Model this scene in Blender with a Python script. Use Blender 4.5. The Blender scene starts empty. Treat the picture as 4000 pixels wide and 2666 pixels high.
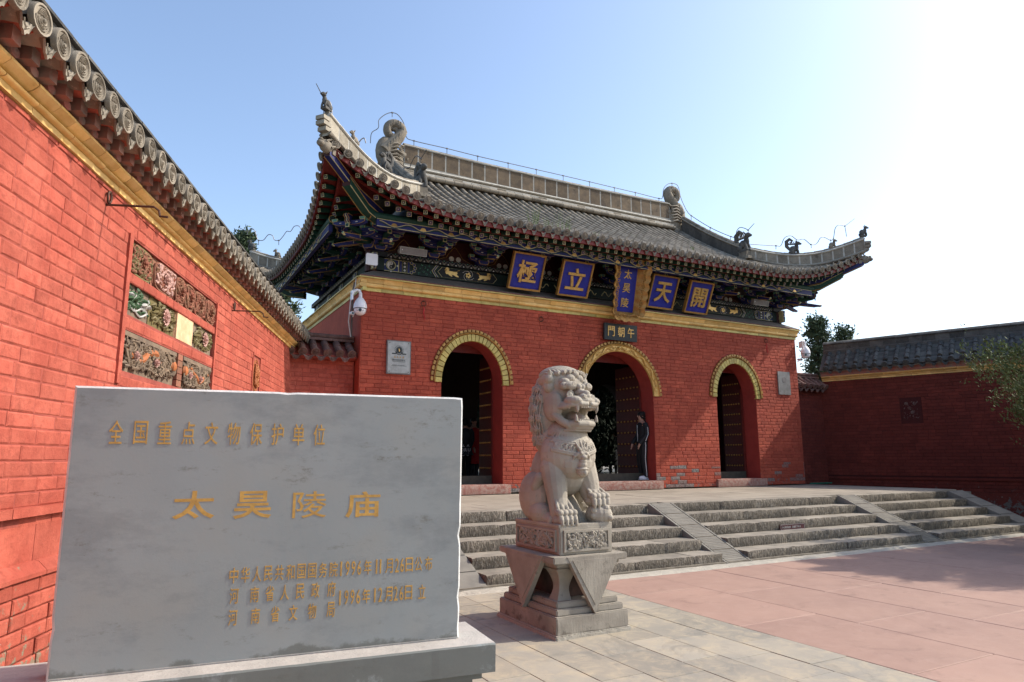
import bpy, bmesh, math, random
from mathutils import Vector, Matrix, noise
random.seed(7)
R = random.Random(11)
S = bpy.context.scene
COL = S.collection
rad = math.radians
sin, cos, pi = math.sin, math.cos, math.pi

# ------------------------------------------------------------ camera
CAM = Vector((-10.239, -13.400, 1.516))
HEAD, PITCH, ROLL = rad(28.416), rad(9.80), rad(-0.20)
cd = bpy.data.cameras.new('camera'); cam = bpy.data.objects.new('camera', cd); COL.objects.link(cam)
fw = Vector((sin(HEAD)*cos(PITCH), cos(HEAD)*cos(PITCH), sin(PITCH)))
rt0 = Vector((cos(HEAD), -sin(HEAD), 0)); up0 = rt0.cross(fw)
rt = rt0*cos(ROLL)+up0*sin(ROLL); up = up0*cos(ROLL)-rt0*sin(ROLL)
mw = Matrix.Identity(4)
for i in range(3):
    mw[i][0] = rt[i]; mw[i][1] = up[i]; mw[i][2] = -fw[i]; mw[i][3] = CAM[i]
cam.matrix_world = mw
cd.sensor_width = 36; cd.lens = 36*2656/4000; cd.clip_start = .05; cd.clip_end = 2000
S.camera = cam
# ------------------------------------------------------------ sky and sun
SUN = Vector((1, -.262, .87)).normalized()
EL = math.asin(SUN.z); AZ = math.atan2(SUN.x, SUN.y)
W = bpy.data.worlds.new('World'); S.world = W; W.use_nodes = True
wn = W.node_tree; wn.nodes.clear()
sky = wn.nodes.new('ShaderNodeTexSky'); sky.sky_type = 'NISHITA'; sky.sun_disc = False
sky.sun_elevation = EL; sky.sun_rotation = AZ
sky.air_density = 1.0; sky.dust_density = 1.8; sky.ozone_density = 1.0; sky.altitude = 50
bg = wn.nodes.new('ShaderNodeBackground'); bg.inputs['Strength'].default_value = .15
wo = wn.nodes.new('ShaderNodeOutputWorld')
wn.links.new(sky.outputs[0], bg.inputs[0]); wn.links.new(bg.outputs[0], wo.inputs[0])
ld = bpy.data.lights.new('sun', 'SUN'); ld.energy = 2.7; ld.angle = rad(.5); ld.color = (1, .93, .82)
lo = bpy.data.objects.new('sun', ld); COL.objects.link(lo); lo.location = (20, -10, 30)
lo.rotation_euler = SUN.to_track_quat('Z', 'Y').to_euler()
S.view_settings.view_transform = 'Standard'; S.view_settings.look = 'None'
S.view_settings.exposure = .92; S.view_settings.gamma = 1; S.view_settings.use_curve_mapping = False
S.render.engine = 'CYCLES'
S.cycles.max_bounces = 7; S.cycles.diffuse_bounces = 4; S.cycles.use_denoising = True

# ------------------------------------------------------------ materials
class NT:
    def __init__(s, name):
        s.mat = bpy.data.materials.new(name); s.mat.use_nodes = True
        s.t = s.mat.node_tree; s.t.nodes.clear()
        s.out = s.n('ShaderNodeOutputMaterial'); s.b = s.n('ShaderNodeBsdfPrincipled')
        s.l(s.b.outputs[0], s.out.inputs[0])
        s.geo = s.n('ShaderNodeNewGeometry'); s.pos = s.geo.outputs['Position']
    def n(s, t): return s.t.nodes.new(t)
    def l(s, a, b): s.t.links.new(a, b)
    def noise(s, scale, detail=4, rough=.55, vec=None, dist=0):
        n = s.n('ShaderNodeTexNoise'); n.inputs['Scale'].default_value = scale
        n.inputs['Detail'].default_value = detail; n.inputs['Roughness'].default_value = rough
        n.inputs['Distortion'].default_value = dist
        s.l(vec or s.pos, n.inputs['Vector']); return n.outputs['Fac']
    def mapv(s, sc=(1, 1, 1), rot=(0, 0, 0), vec=None):
        m = s.n('ShaderNodeMapping'); m.inputs['Scale'].default_value = sc; m.inputs['Rotation'].default_value = rot
        s.l(vec or s.pos, m.inputs['Vector']); return m.outputs[0]
    def ramp(s, fac, a, b, ca=0.0, cb=1.0):
        m = s.n('ShaderNodeMapRange'); m.inputs[1].default_value = a; m.inputs[2].default_value = b
        m.inputs[3].default_value = ca; m.inputs[4].default_value = cb
        s.l(fac, m.inputs[0]); return m.outputs[0]
    def math(s, op, a, b=None):
        m = s.n('ShaderNodeMath'); m.operation = op
        for i, x in enumerate((a, b)):
            if x is None: continue
            if isinstance(x, (int, float)): m.inputs[i].default_value = x
            else: s.l(x, m.inputs[i])
        return m.outputs[0]
    def mix(s, fac, a, b, mode='MIX'):
        m = s.n('ShaderNodeMix'); m.data_type = 'RGBA'; m.blend_type = mode
        for sock, x in ((m.inputs[0], fac), (m.inputs[6], a), (m.inputs[7], b)):
            if isinstance(x, (int, float)): sock.default_value = x
            elif isinstance(x, tuple): sock.default_value = (*x, 1)
            else: s.l(x, sock)
        return m.outputs[2]
    def rnd(s):
        oi = s.n('ShaderNodeObjectInfo')
        return s.math('FRACT', s.math('ADD', s.geo.outputs['Random Per Island'], oi.outputs['Random']))
    def height(s):
        x = s.n('ShaderNodeSeparateXYZ'); s.l(s.pos, x.inputs[0]); return x.outputs[2]
    def bump(s, h, strength, dist=.01, prev=None):
        b = s.n('ShaderNodeBump'); b.inputs['Strength'].default_value = strength; b.inputs['Distance'].default_value = dist
        s.l(h, b.inputs['Height'])
        if prev: s.l(prev, b.inputs['Normal'])
        s.l(b.outputs[0], s.b.inputs['Normal']); return b.outputs[0]
    def fin(s, col, rough=.8, spec=.3, metal=0):
        if isinstance(col, tuple): s.b.inputs['Base Color'].default_value = (*col, 1)
        else: s.l(col, s.b.inputs['Base Color'])
        if isinstance(rough, (int, float)): s.b.inputs['Roughness'].default_value = rough
        else: s.l(rough, s.b.inputs['Roughness'])
        s.b.inputs['Specular IOR Level'].default_value = spec; s.b.inputs['Metallic'].default_value = metal
        return s.mat

def simple(name, c1, c2=None, scale=5, rough=.8, bump=.3, bscale=60, bdist=.006, spec=.3, metal=0, rv=.25, dirt=None):
    m = NT(name)
    c2 = c2 or tuple(x*.7 for x in c1)
    col = m.mix(m.ramp(m.noise(scale, 6, .6), .35, .65), c1, c2)
    if rv:
        v = m.ramp(m.rnd(), 0, 1, 1-rv, 1+rv*.6)
        col = m.mix(1.0, col, m.mix(v, (0, 0, 0), (1, 1, 1)), 'MULTIPLY') if False else m.mulv(col, v)
    if dirt:
        col = m.mix(m.ramp(m.noise(dirt[1], 8, .7), dirt[2], dirt[2]+.12), col, dirt[0])
    if bump: m.bump(m.noise(bscale, 5, .65), bump, bdist)
    return m.fin(col, rough, spec, metal)
def _mulv(s, col, v):
    h = s.n('ShaderNodeHueSaturation'); s.l(v, h.inputs['Value']); s.l(col, h.inputs['Color']); return h.outputs[0]
NT.mulv = _mulv

def red_brick(name, c1, c2, zwear=1.55, worn=(.15, .135, .12), grey=.0, cool=0):
    m = NT(name)
    n1 = m.noise(2.3, 8, .65)
    col = m.mix(m.ramp(n1, .42, .58), c1, c2)
    col = m.mix(m.ramp(m.noise(14, 8, .75), .48, .70, 0, .7), col, tuple(x*.58 for x in c2))
    col = m.mix(m.ramp(m.noise(6, 8, .8, dist=.5), .56, .66, 0, .55), col, tuple(x*.66 for x in c2))
    r = m.rnd()
    col = m.mulv(col, m.ramp(r, 0, 1, .84, 1.14))
    z = m.height()
    hw = m.ramp(z, zwear-.75, zwear+.3, .24, 0)
    big = m.noise(.9, 3, .5)
    f = m.math('ADD', m.math('ADD', m.noise(9, 8, .7), m.math('MULTIPLY', big, .25)), hw)
    patch = m.ramp(f, .885, .92)
    col = m.mix(patch, col, worn)
    if grey:
        lim = m.ramp(z, zwear-.35, zwear, grey, 0)
        sel = m.math('LESS_THAN', r, lim)
        col = m.mix(sel, col, m.mix(m.ramp(m.noise(20), .4, .6), (.13, .125, .115), (.24, .22, .2)))
    wh = m.math('MULTIPLY', m.ramp(m.noise(16, 6, .7), .66, .7), m.ramp(z, zwear-.4, zwear-.1, 1, 0))
    col = m.mix(wh, col, (.42, .38, .34))
    col = m.mix(m.ramp(m.noise(.55, 5, .6), .42, .62, 0, .5), col, tuple(x*.8 for x in c2))
    nb = m.bump(m.noise(28, 8, .7), .7, .014)
    m.bump(m.noise(150, 3, .6), .35, .003, nb)
    return m.fin(col, .82, .22)

RED = red_brick('red_painted_brick', (.47, .116, .075), (.37, .078, .050), .95, (.22, .20, .14), grey=0)
REDG = red_brick('red_painted_brick_gate', (.43, .090, .050), (.34, .066, .039), 1.45, grey=.22)
REDD = red_brick('shaded_red_painted_brick', (.17, .034, .023), (.135, .028, .02), 1.0)  # darker copy of the red brick, the right wall's shade put into its colour
MORT = simple('painted_mortar', (.36, .085, .06), (.24, .055, .04), 9, .9, .5, 60, rv=0)
MORTD = simple('shaded_painted_mortar', (.07, .013, .011), (.05, .011, .009), 9, .9, .5, 60, rv=0)  # mortar darkened likewise, shade in the colour
YEL = simple('yellow_ochre_paint', (.78, .52, .20), (.66, .40, .12), 7, .6, .5, 40, .008, .35, dirt=((.30, .16, .06), 14, .66))
YELS = simple('pale_yellow_paint', (.55, .45, .13), (.44, .33, .08), 9, .5, .5, 40, .008, .45, dirt=((.30, .2, .05), 16, .68))
GOLD = simple('gold_paint', (.42, .235, .06), (.30, .15, .035), 14, .42, .5, 55, .008, .5, metal=.35)
GLD_ = 0
GOLDL = simple('bright_gold_leaf', (.70, .45, .15), (.54, .31, .08), 10, .38, .25, 50, .004, .5, metal=.4, rv=.1)
def tile_mat(name, c1, c2, lich, amt):
    m = NT(name)
    col = m.mix(m.ramp(m.noise(5, 6, .6), .35, .65), c1, c2)
    col = m.mulv(col, m.ramp(m.rnd(), 0, 1, .7, 1.2))
    col = m.mix(m.ramp(m.noise(26, 8, .75), .56, .68, 0, amt), col, lich)
    col = m.mix(m.ramp(m.noise(3, 5, .7), .58, .7, 0, .8), col, tuple(x*.35 for x in c2))
    m.bump(m.noise(70, 6, .7), .6, .006)
    return m.fin(col, .85, .2)
TILE = tile_mat('weathered_grey_tile', (.29, .25, .195), (.19, .165, .13), (.42, .375, .30), .7)
TILED = tile_mat('dark_grey_tile', (.115, .11, .10), (.07, .068, .064), (.21, .205, .19), .6)
TILEW = tile_mat('pale_limewashed_tile', (.40, .36, .285), (.27, .235, .18), (.52, .48, .39), .8)
TILER = tile_mat('red_splashed_tile', (.20, .12, .10), (.13, .075, .06), (.34, .24, .2), .7)
RIDGE = tile_mat('ridge_brick_brown', (.17, .125, .08), (.105, .08, .058), (.24, .2, .15), .6)
LIME = simple('lime_mortar', (.50, .48, .42), (.36, .34, .3), 9, .9, .5, 50)
def step_mat():
    m = NT('chiselled_step_stone')
    col = m.mix(m.ramp(m.noise(3, 6, .6), .35, .65), (.33, .29, .235), (.22, .195, .16))
    col = m.mulv(col, m.ramp(m.rnd(), 0, 1, .82, 1.12))
    sx = m.n('ShaderNodeSeparateXYZ'); m.l(m.geo.outputs['Normal'], sx.inputs[0])
    vert = m.ramp(m.math('ABSOLUTE', sx.outputs[2]), .5, .8, 1, 0)
    v = m.mapv((44, 44, 13)); ch = m.noise(1.0, 3, .6, v, .6)
    hv = m.ramp(ch, .40, .60)
    dk = m.math('MULTIPLY', m.ramp(hv, 0, 1, .78, 0), vert)
    col = m.mix(dk, col, (.11, .097, .078))
    col = m.mix(m.ramp(m.noise(11, 6, .7), .55, .75, 0, .5), col, (.40, .34, .26))
    b = m.bump(m.math('MULTIPLY', hv, vert), 1.0, .02)
    m.bump(m.noise(60, 5, .7), .5, .004, b)
    return m.fin(col, .9, .15)
STEP = step_mat()
FLOOR = simple('worn_platform_stone', (.36, .31, .245), (.28, .24, .19), 2.2, .75, .3, 40, rv=.12, dirt=((.25, .22, .18), 3, .6))
def pave_mat(name, c1, c2, c3, st=2.0, vr=.16, bl=.75):
    m = NT(name)
    col = m.mix(m.ramp(m.noise(1.3, 6, .6), .35, .65), c1, c2)
    col = m.mulv(col, m.ramp(m.rnd(), 0, 1, .96-vr, .96+vr))
    col = m.mix(m.ramp(m.noise(5.5, 9, .72, dist=.8 if bl > .5 else 0), .46, .68, 0, bl), col, c3)
    col = m.mix(m.ramp(m.noise(38, 5, .7), .64, .7, 0, .5), col, tuple(x*.45 for x in c2))
    col = m.mix(m.ramp(m.noise(2.1, 7, .7, dist=1.2), .56, .66, 0, .45), col, tuple(x*.62 for x in c2))
    b = m.bump(m.noise(9, 4, .6), .12, .01)
    m.bump(m.noise(120, 5, .7), .3*st, .003, b)
    return m.fin(col, .72, .3)
PAVE = pave_mat('grey_beige_flagstone', (.36, .315, .245), (.27, .25, .21), (.45, .37, .255))
PINK = pave_mat('red_plaza_paving', (.38, .238, .182), (.33, .205, .16), (.41, .275, .215), vr=.06, bl=.4)
CEM = simple('rough_cement_strip', (.42, .38, .31), (.33, .3, .25), 6, .95, .9, 30, .02, dirt=((.22, .2, .17), 8, .6))
JOINT = simple('joint_soil_and_groove_shade', (.23, .20, .155), (.14, .12, .095), 8, .95, .5, 50, rv=0)
def lion_mat():
    m = NT('pale_carved_limestone')
    col = m.mix(m.ramp(m.noise(3.2, 7, .6), .35, .65), (.385, .345, .28), (.29, .255, .205))
    ao = m.n('ShaderNodeAmbientOcclusion')
    col = m.mix(m.ramp(m.noise(34, 6, .7), .60, .68, 0, .55), col, (.22, .19, .15))
    col = m.mix(m.ramp(m.geo.outputs['Pointiness'], .42, .49, .75, 0), col, (.17, .145, .115))  # creases darkened: occlusion shade painted into the stone colour
    v = m.mapv((60, 60, 14)); b = m.bump(m.noise(1, 3, .6, v), .35, .004)
    m.t.nodes.remove(ao)
    m.bump(m.noise(45, 6, .7), .4, .005, b)
    return m.fin(col, .85, .2)
LION = lion_mat()
PED0 = simple('pedestal_limestone_plain', (.34, .305, .25), (.26, .23, .185), 4, .88, .6, 45, .008, rv=.08, dirt=((.16, .135, .11), 11, .62))
def ped_mat():
    m = NT('pedestal_limestone')
    col = m.mix(m.ramp(m.noise(4, 6, .6), .35, .65), (.34, .305, .25), (.25, .22, .18))
    col = m.mix(m.ramp(m.noise(11, 8, .7), .60, .70, 0, .7), col, (.14, .115, .09))
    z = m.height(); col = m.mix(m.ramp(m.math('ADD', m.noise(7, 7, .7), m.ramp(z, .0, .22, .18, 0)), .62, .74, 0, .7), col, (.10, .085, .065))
    v = m.mapv((75, 75, 9)); ch = m.noise(1, 3, .6, v)
    b = m.bump(ch, .6, .006); m.bump(m.noise(55, 6, .7), .45, .005, b)
    return m.fin(col, .9, .2)
PED = ped_mat()
def slate_mat():
    m = NT('blue_grey_slate')
    col = m.mix(m.ramp(m.noise(2.0, 6, .55), .3, .7), (.262, .288, .284), (.228, .254, .252))
    col = m.mix(m.ramp(m.noise(3.1, 4, .5), .5, .72, 0, .55), col, (.27, .272, .245))
    col = m.mix(m.ramp(m.noise(1.4, 8, .75, m.mapv((1, 1, 2.4), vec=None)), .48, .62, 0, .6), col, (.165, .182, .186))
    col = m.mix(m.ramp(m.noise(7, 8, .8, m.mapv((1, 1, .6))), .45, .62, 0, .35), col, (.26, .275, .26))
    st = m.noise(2.6, 8, .75, m.mapv((1.6, 1.6, 4.5)))
    col = m.mix(m.math('MULTIPLY', m.ramp(st, .58, .68, 0, .75), m.ramp(m.noise(60, 5, .8), .40, .55)), col, (.125, .12, .10))
    col = m.mix(m.ramp(m.noise(34, 8, .8), .66, .72, 0, .5), col, (.36, .36, .34))
    z = m.height()
    foot = m.math('ADD', m.ramp(z, .53, .60, .28, 0), m.noise(3, 7, .7))
    col = m.mix(m.ramp(foot, .66, .74, 0, .7), col, (.10, .105, .09))
    m.bump(m.noise(70, 6, .7), .16, .003)
    return m.fin(col, m.ramp(m.noise(5), .3, .7, .4, .6), .4)
SLATE = slate_mat()
SLATET = simple('pale_slate_top', (.46, .43, .39), (.36, .34, .31), 5, .9, .7, 35, .008, rv=0, dirt=((.30, .28, .25), 9, .6))  # paler colour for the top face of the plinth
CHIP = simple('chipped_white_stone', (.66, .66, .64), (.5, .5, .48), 12, .8, .5, 50, rv=0)
def flat(name, c, rough=.6, metal=0, spec=.3, var=.75): return simple(name, c, tuple(x*var for x in c), 11, rough, .2, 70, .003, spec, metal, rv=.12)
BLUE = flat('deep_blue_beam_paint', (.018, .023, .12))
GREEN = flat('green_beam_paint', (.014, .06, .042))
DGREEN = flat('dark_green_beam_paint', (.007, .018, .015))
BLACK = flat('black_paint', (.012, .012, .013))
WHITE = flat('white_paint', (.55, .53, .49))
LINE = flat('gold_outline_paint', (.36, .21, .06), .5)
PALE = flat('pale_gold_line_paint', (.52, .46, .24), .5)
TEAL = flat('pale_green_paint', (.10, .25, .18))
MAROON = flat('maroon_board_paint', (.05, .012, .010))
REDP = flat('red_wood_paint', (.17, .020, .015), .5)
DOORM = flat('dark_red_door', (.085, .012, .011), .45)
BROWN = flat('brown_cement_coping', (.15, .125, .11), .9)
PLAQ = simple('ultramarine_plaque_paint', (.013, .016, .20), (.02, .025, .26), 6, .45, .3, 40, .004, .4, rv=0, dirt=((.16, .2, .36), 15, .70))
BOARD = flat('black_lacquer_board', (.02, .025, .028), .35)
PLAST = flat('white_camera_plastic', (.75, .74, .76), .35, 0, .5, .95)
GREYM = flat('grey_metal_box', (.20, .18, .17), .5)
IRON = flat('rusty_iron', (.10, .05, .035), .7, .4)
WIRE = flat('galvanised_wire', (.17, .16, .155), .5, .6)
GLASS = flat('dark_lens', (.01, .01, .012), .1, 0, .6)
BRASS = flat('steel_plate', (.36, .345, .32), .38, .5)
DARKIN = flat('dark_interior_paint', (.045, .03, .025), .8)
SILL = flat('worn_wood_sill', (.085, .075, .055), .7)
TERRA = flat('orange_glaze', (.42, .14, .05), .6)
GLG = flat('green_glaze', (.045, .10, .04), .6)
GLO = flat('olive_glaze', (.19, .15, .06), .6)
GLP = flat('pink_plaster_flower', (.55, .33, .28), .7)
STUC = simple('peeling_peach_plaster', (.78, .50, .30), (.62, .36, .2), 9, .9, .7, 30, .01, rv=0)
CARVG = simple('grey_brown_carved_brick', (.25, .18, .12), (.15, .11, .08), 8, .9, .6, 45, dirt=((.42, .34, .28), 9, .66))
CARVR = simple('red_washed_carved_brick', (.30, .10, .065), (.22, .12, .07), 10, .9, .6, 45, dirt=((.55, .42, .36), 13, .66))
TASS = flat('red_tassel', (.5, .03, .03))

# ------------------------------------------------------------ mesh builder
class MB:
    def __init__(s): s.v = []; s.f = []; s.m = []
    def add(s, vs, fs, mi=0, M=None):
        o = len(s.v)
        s.v.extend([tuple(M @ Vector(p)) for p in vs] if M is not None else [tuple(p) for p in vs])
        for f in fs: s.f.append([o+i for i in f]); s.m.append(mi)
        return s
    def box(s, c, d, mi=0, M=None, taper=(1, 1)):
        x, y, z = c; a, b, h = d[0]/2, d[1]/2, d[2]/2; tx, ty = taper
        vs = [(x-a, y-b, z-h), (x+a, y-b, z-h), (x+a, y+b, z-h), (x-a, y+b, z-h),
              (x-a*tx, y-b*ty, z+h), (x+a*tx, y-b*ty, z+h), (x+a*tx, y+b*ty, z+h), (x-a*tx, y+b*ty, z+h)]
        return s.add(vs, [(0, 3, 2, 1), (4, 5, 6, 7), (0, 1, 5, 4), (1, 2, 6, 5), (2, 3, 7, 6), (3, 0, 4, 7)], mi, M)
    def prism(s, poly, y0, y1, mi=0, M=None):
        """poly in (x,z) counter-clockwise seen from -y, extruded from y0 to y1 (y0<y1)"""
        n = len(poly); vs = [(p[0], y0, p[1]) for p in poly]+[(p[0], y1, p[1]) for p in poly]
        fs = [tuple(range(n)), tuple(reversed(range(n, 2*n)))]
        fs += [(i, i+n, (i+1) % n+n, (i+1) % n) for i in range(n)]
        return s.add(vs, fs, mi, M)
    def profx(s, prof, x0, x1, mi=0, M=None):
        """closed profile in (y,z) extruded along x"""
        n = len(prof); vs = [(x0, p[0], p[1]) for p in prof]+[(x1, p[0], p[1]) for p in prof]
        fs = [tuple(reversed(range(n))), tuple(range(n, 2*n))]
        fs += [(i, (i+1) % n, (i+1) % n+n, i+n) for i in range(n)]
        return s.add(vs, fs, mi, M)
    def tube(s, pts, r, n=6, mi=0, M=None, cap=True, flat=None):
        pts = [Vector(p) for p in pts]; k = len(pts)
        rs = r if isinstance(r, (list, tuple)) else [r]*k
        t = (pts[1]-pts[0]).normalized()
        a = Vector((0, 0, 1)) if abs(t.z) < .9 else Vector((1, 0, 0))
        u = t.cross(a).normalized(); vs = []
        for i, p in enumerate(pts):
            tt = (pts[min(i+1, k-1)]-pts[max(i-1, 0)])
            tt = tt.normalized() if tt.length > 1e-9 else t
            u = (u-tt*u.dot(tt)); u = u.normalized() if u.length > 1e-6 else tt.orthogonal().normalized()
            w = tt.cross(u)
            for j in range(n):
                q = 2*pi*j/n
                vs.append(p+(u*cos(q)+w*sin(q)*(flat or 1))*rs[i])
        fs = [(i*n+j, i*n+(j+1) % n, (i+1)*n+(j+1) % n, (i+1)*n+j) for i in range(k-1) for j in range(n)]
        if cap: fs += [tuple(reversed(range(n))), tuple(range((k-1)*n, k*n))]
        return s.add(vs, fs, mi, M)
    def lathe(s, prof, n=12, mi=0, M=None):
        vs = []; k = len(prof)
        for r, z in prof:
            for j in range(n): vs.append((r*cos(2*pi*j/n), r*sin(2*pi*j/n), z))
        fs = [(i*n+j, i*n+(j+1) % n, (i+1)*n+(j+1) % n, (i+1)*n+j) for i in range(k-1) for j in range(n)]
        fs += [tuple(reversed(range(n))), tuple(range((k-1)*n, k*n))]
        return s.add(vs, fs, mi, M)
    def ell(s, c, r, n=10, mi=0, M=None, rot=None):
        r = r if isinstance(r, (tuple, list)) else (r, r, r)
        vs = []; k = max(4, n//2+1)
        Q = rot if rot is not None else Matrix.Identity(3)
        for i in range(1, k):
            ph = pi*i/k
            for j in range(n):
                q = 2*pi*j/n
                vs.append(Vector(c)+Q @ Vector((r[0]*sin(ph)*cos(q), r[1]*sin(ph)*sin(q), -r[2]*cos(ph))))
        b = len(vs); vs += [Vector(c)+Q @ Vector((0, 0, -r[2])), Vector(c)+Q @ Vector((0, 0, r[2]))]
        fs = [(i*n+j, i*n+(j+1) % n, (i+1)*n+(j+1) % n, (i+1)*n+j) for i in range(k-2) for j in range(n)]
        fs += [(b, (j+1) % n, j) for j in range(n)]+[(b+1, (k-2)*n+j, (k-2)*n+(j+1) % n) for j in range(n)]
        return s.add(vs, fs, mi, M)
    def grid(s, rows, mi=0, M=None, flip=False):
        n = len(rows[0]); vs = [p for r in rows for p in r]
        fs = []
        for i in range(len(rows)-1):
            for j in range(n-1):
                f = (i*n+j, i*n+j+1, (i+1)*n+j+1, (i+1)*n+j)
                fs.append(tuple(reversed(f)) if flip else f)
        return s.add(vs, fs, mi, M)
    def mesh(s, name, mats, smooth=0):
        me = bpy.data.meshes.new(name); me.from_pydata(s.v, [], s.f)
        for m in (mats if isinstance(mats, (list, tuple)) else [mats]): me.materials.append(m)
        me.polygons.foreach_set('material_index', s.m)
        if smooth:
            me.polygons.foreach_set('use_smooth', [True]*len(s.f)); me.update()
            if smooth < 180: me.set_sharp_from_angle(angle=rad(smooth))
        me.update(); return me
    def build(s, name, mats, parent=None, smooth=0, kind=None):
        return ob(name, s.mesh(name, mats, smooth), parent, kind=kind)

def ob(name, me, parent=None, loc=None, rot=None, scale=None, kind=None, M=None):
    o = bpy.data.objects.new(name, me); COL.objects.link(o)
    if parent is not None: o.parent = parent
    if M is not None: o.matrix_local = M
    if loc is not None: o.location = loc
    if rot is not None: o.rotation_euler = rot
    if scale is not None: o.scale = scale
    if kind: o['kind'] = kind
    return o
def tag(o, label=None, cat=None, group=None, kind=None):
    if label: o['label'] = label
    if cat: o['category'] = cat
    if group: o['group'] = group
    if kind: o['kind'] = kind
    return o
def thing(name, label, cat, loc=(0, 0, 0), rz=0, group=None):
    o = bpy.data.objects.new(name, None); COL.objects.link(o); o.empty_display_size = .2
    o.location = loc; o.rotation_euler = (0, 0, rz)
    return tag(o, label, cat, group)
def T(x, y, z): return Matrix.Translation((x, y, z))
def RX(a): return Matrix.Rotation(a, 4, 'X')
def RY(a): return Matrix.Rotation(a, 4, 'Y')
def RZ(a): return Matrix.Rotation(a, 4, 'Z')
def SC(x, y, z): return Matrix.Diagonal((x, y, z, 1))
def basis(o, x, y, z):
    m = Matrix.Identity(4)
    for i in range(3): m[i][0] = x[i]; m[i][1] = y[i]; m[i][2] = z[i]; m[i][3] = o[i]
    return m

_fc = {}
def glyph(ch, off=0.0, res=3):
    """flat outline of a character as (verts, faces), normalised to its own bounding box 0..1"""
    k = (ch, off)
    if k in _fc: return _fc[k]
    c = bpy.data.curves.new('t', 'FONT'); c.body = ch; c.size = 1; c.offset = off; c.resolution_u = res; c.extrude = .05
    o = bpy.data.objects.new('t', c); COL.objects.link(o)
    dg = bpy.context.evaluated_depsgraph_get(); dg.update()
    me = bpy.data.meshes.new_from_object(o.evaluated_get(dg))
    vs = [v.co.copy() for v in me.vertices]; fs = [tuple(p.vertices) for p in me.polygons]
    bpy.data.objects.remove(o); bpy.data.curves.remove(c); bpy.data.meshes.remove(me)
    x0 = min(v.x for v in vs); x1 = max(v.x for v in vs); y0 = min(v.y for v in vs); y1 = max(v.y for v in vs)
    out = ([((v.x-x0)/(x1-x0), (v.y-y0)/max(y1-y0, 1e-6), v.z/.05) for v in vs], fs, (x1-x0)/max(y1-y0, 1e-6))
    _fc[k] = out; return out
def char(mb, ch, cx, cz, w, h, y, th, mi=0, off=.0, M=None, slant=0):
    """stand character ch up in the xz-plane, centred at (cx,cz), front face at y-th"""
    vs, fs, _ = glyph(ch, off)
    mb.add([(cx+(a-.5)*w+slant*(b-.5)*h, y-(c*.5+.5)*th, cz+(b-.5)*h) for a, b, c in vs], fs, mi, M)

# brick field ---------------------------------------------------------------
def brick_mesh(name, mat, seed, wob=.06):
    """unit brick face block: x,z in -.5..+.5, y 0 (face) .. 1 (back), bevelled uneven arris"""
    r = random.Random(seed); e = .0
    def j(a): return a+r.uniform(-wob, wob)
    o = [(-.5, .35, -.5), (.5, .35, -.5), (.5, .35, .5), (-.5, .35, .5)]
    f = [(-.465+r.uniform(0, .02), j(.02), -.41+r.uniform(0, .05)), (.465-r.uniform(0, .02), j(.02), -.41+r.uniform(0, .05)),
         (.465-r.uniform(0, .02), j(.02), .41-r.uniform(0, .05)), (-.465+r.uniform(0, .02), j(.02), .41-r.uniform(0, .05))]
    b = [(x, 1, z) for x, _, z in o]
    mb = MB(); mb.add(o+f+b, [(4, 5, 6, 7), (0, 1, 5, 4), (1, 2, 6, 5), (2, 3, 7, 6), (3, 0, 4, 7),
                              (8, 9, 1, 0), (9, 10, 2, 1), (10, 11, 3, 2), (11, 8, 0, 3)], 0)
    return mb.mesh(name, mat), mb
def brick_field(parent, mat, x0, x1, z0, z1, yf, blocked, near, bl=.29, bh=.0905, gap=.007, proud=.011, seed=1, cap=300,
                name='brick', jit=.003):
    """bricks on the local plane y=yf facing -y; the `cap` nearest to point `near` become objects, the rest one stuff part"""
    r = random.Random(seed); var = [brick_mesh(name, mat, seed*10+i) for i in range(6)]
    cells = []; z = z0; row = 0
    while z < z1-.02:
        h = min(bh*r.uniform(.94, 1.06), z1-z)
        cur = [(x0, x1)]
        for a, b in blocked(z+h/2):
            nxt = []
            for p, q in cur:
                if b <= p or a >= q: nxt.append((p, q)); continue
                if a > p: nxt.append((p, a))
                if b < q: nxt.append((b, q))
            cur = nxt
        ph = (row % 2)*.5*bl+r.uniform(-.03, .03)
        for p, q in cur:
            x = p; first = True
            while x < q-.01:
                L = bl*r.uniform(.88, 1.12)*(1 if r.random() > .14 else .55)
                if first:
                    k = math.floor((p-x0+ph)/bl)+1; L = x0-ph+k*bl-p
                    if L < .06: L += bl
                    first = False
                if q-(x+L) < .07: L = q-x
                cells.append((x+L/2, z+h/2, L, h)); x += L
        z += h; row += 1
    cells.sort(key=lambda c: (c[0]-near[0])**2+(c[1]-near[2])**2+(yf-near[1])**2)
    stuff = MB()
    for i, (cx, cz, L, h) in enumerate(cells):
        me, vb = var[r.randrange(6)]; sx = L-gap; sz = h-gap
        if r.random() < .5: sz = -sz; sx = -sx
        dy = r.uniform(-jit, jit); tz = r.uniform(-.004, .004)
        if i < cap:
            ob(name, me, parent, loc=(cx, yf-proud+dy, cz), scale=(sx, proud+.012, sz), rot=(0, tz, 0))
        else:
            stuff.add([(cx+p[0]*sx, yf-proud+dy+p[1]*(proud+.012), cz+p[2]*sz) for p in vb.v], vb.f)
    if stuff.v: stuff.build(name+'work', mat, parent, kind='stuff')
def backing(parent, mat, x0, x1, z0, z1, y, cells, name, th=.4):
    """solid masonry behind the bricks: vertical strips of box, cells = list of (x0,x1,z0,z1)"""
    mb = MB()
    for a, b, c, d in cells: mb.box(((a+b)/2, y+th/2, (c+d)/2), (b-a, th, d-c))
    return mb.build(name, mat, parent)

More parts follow.
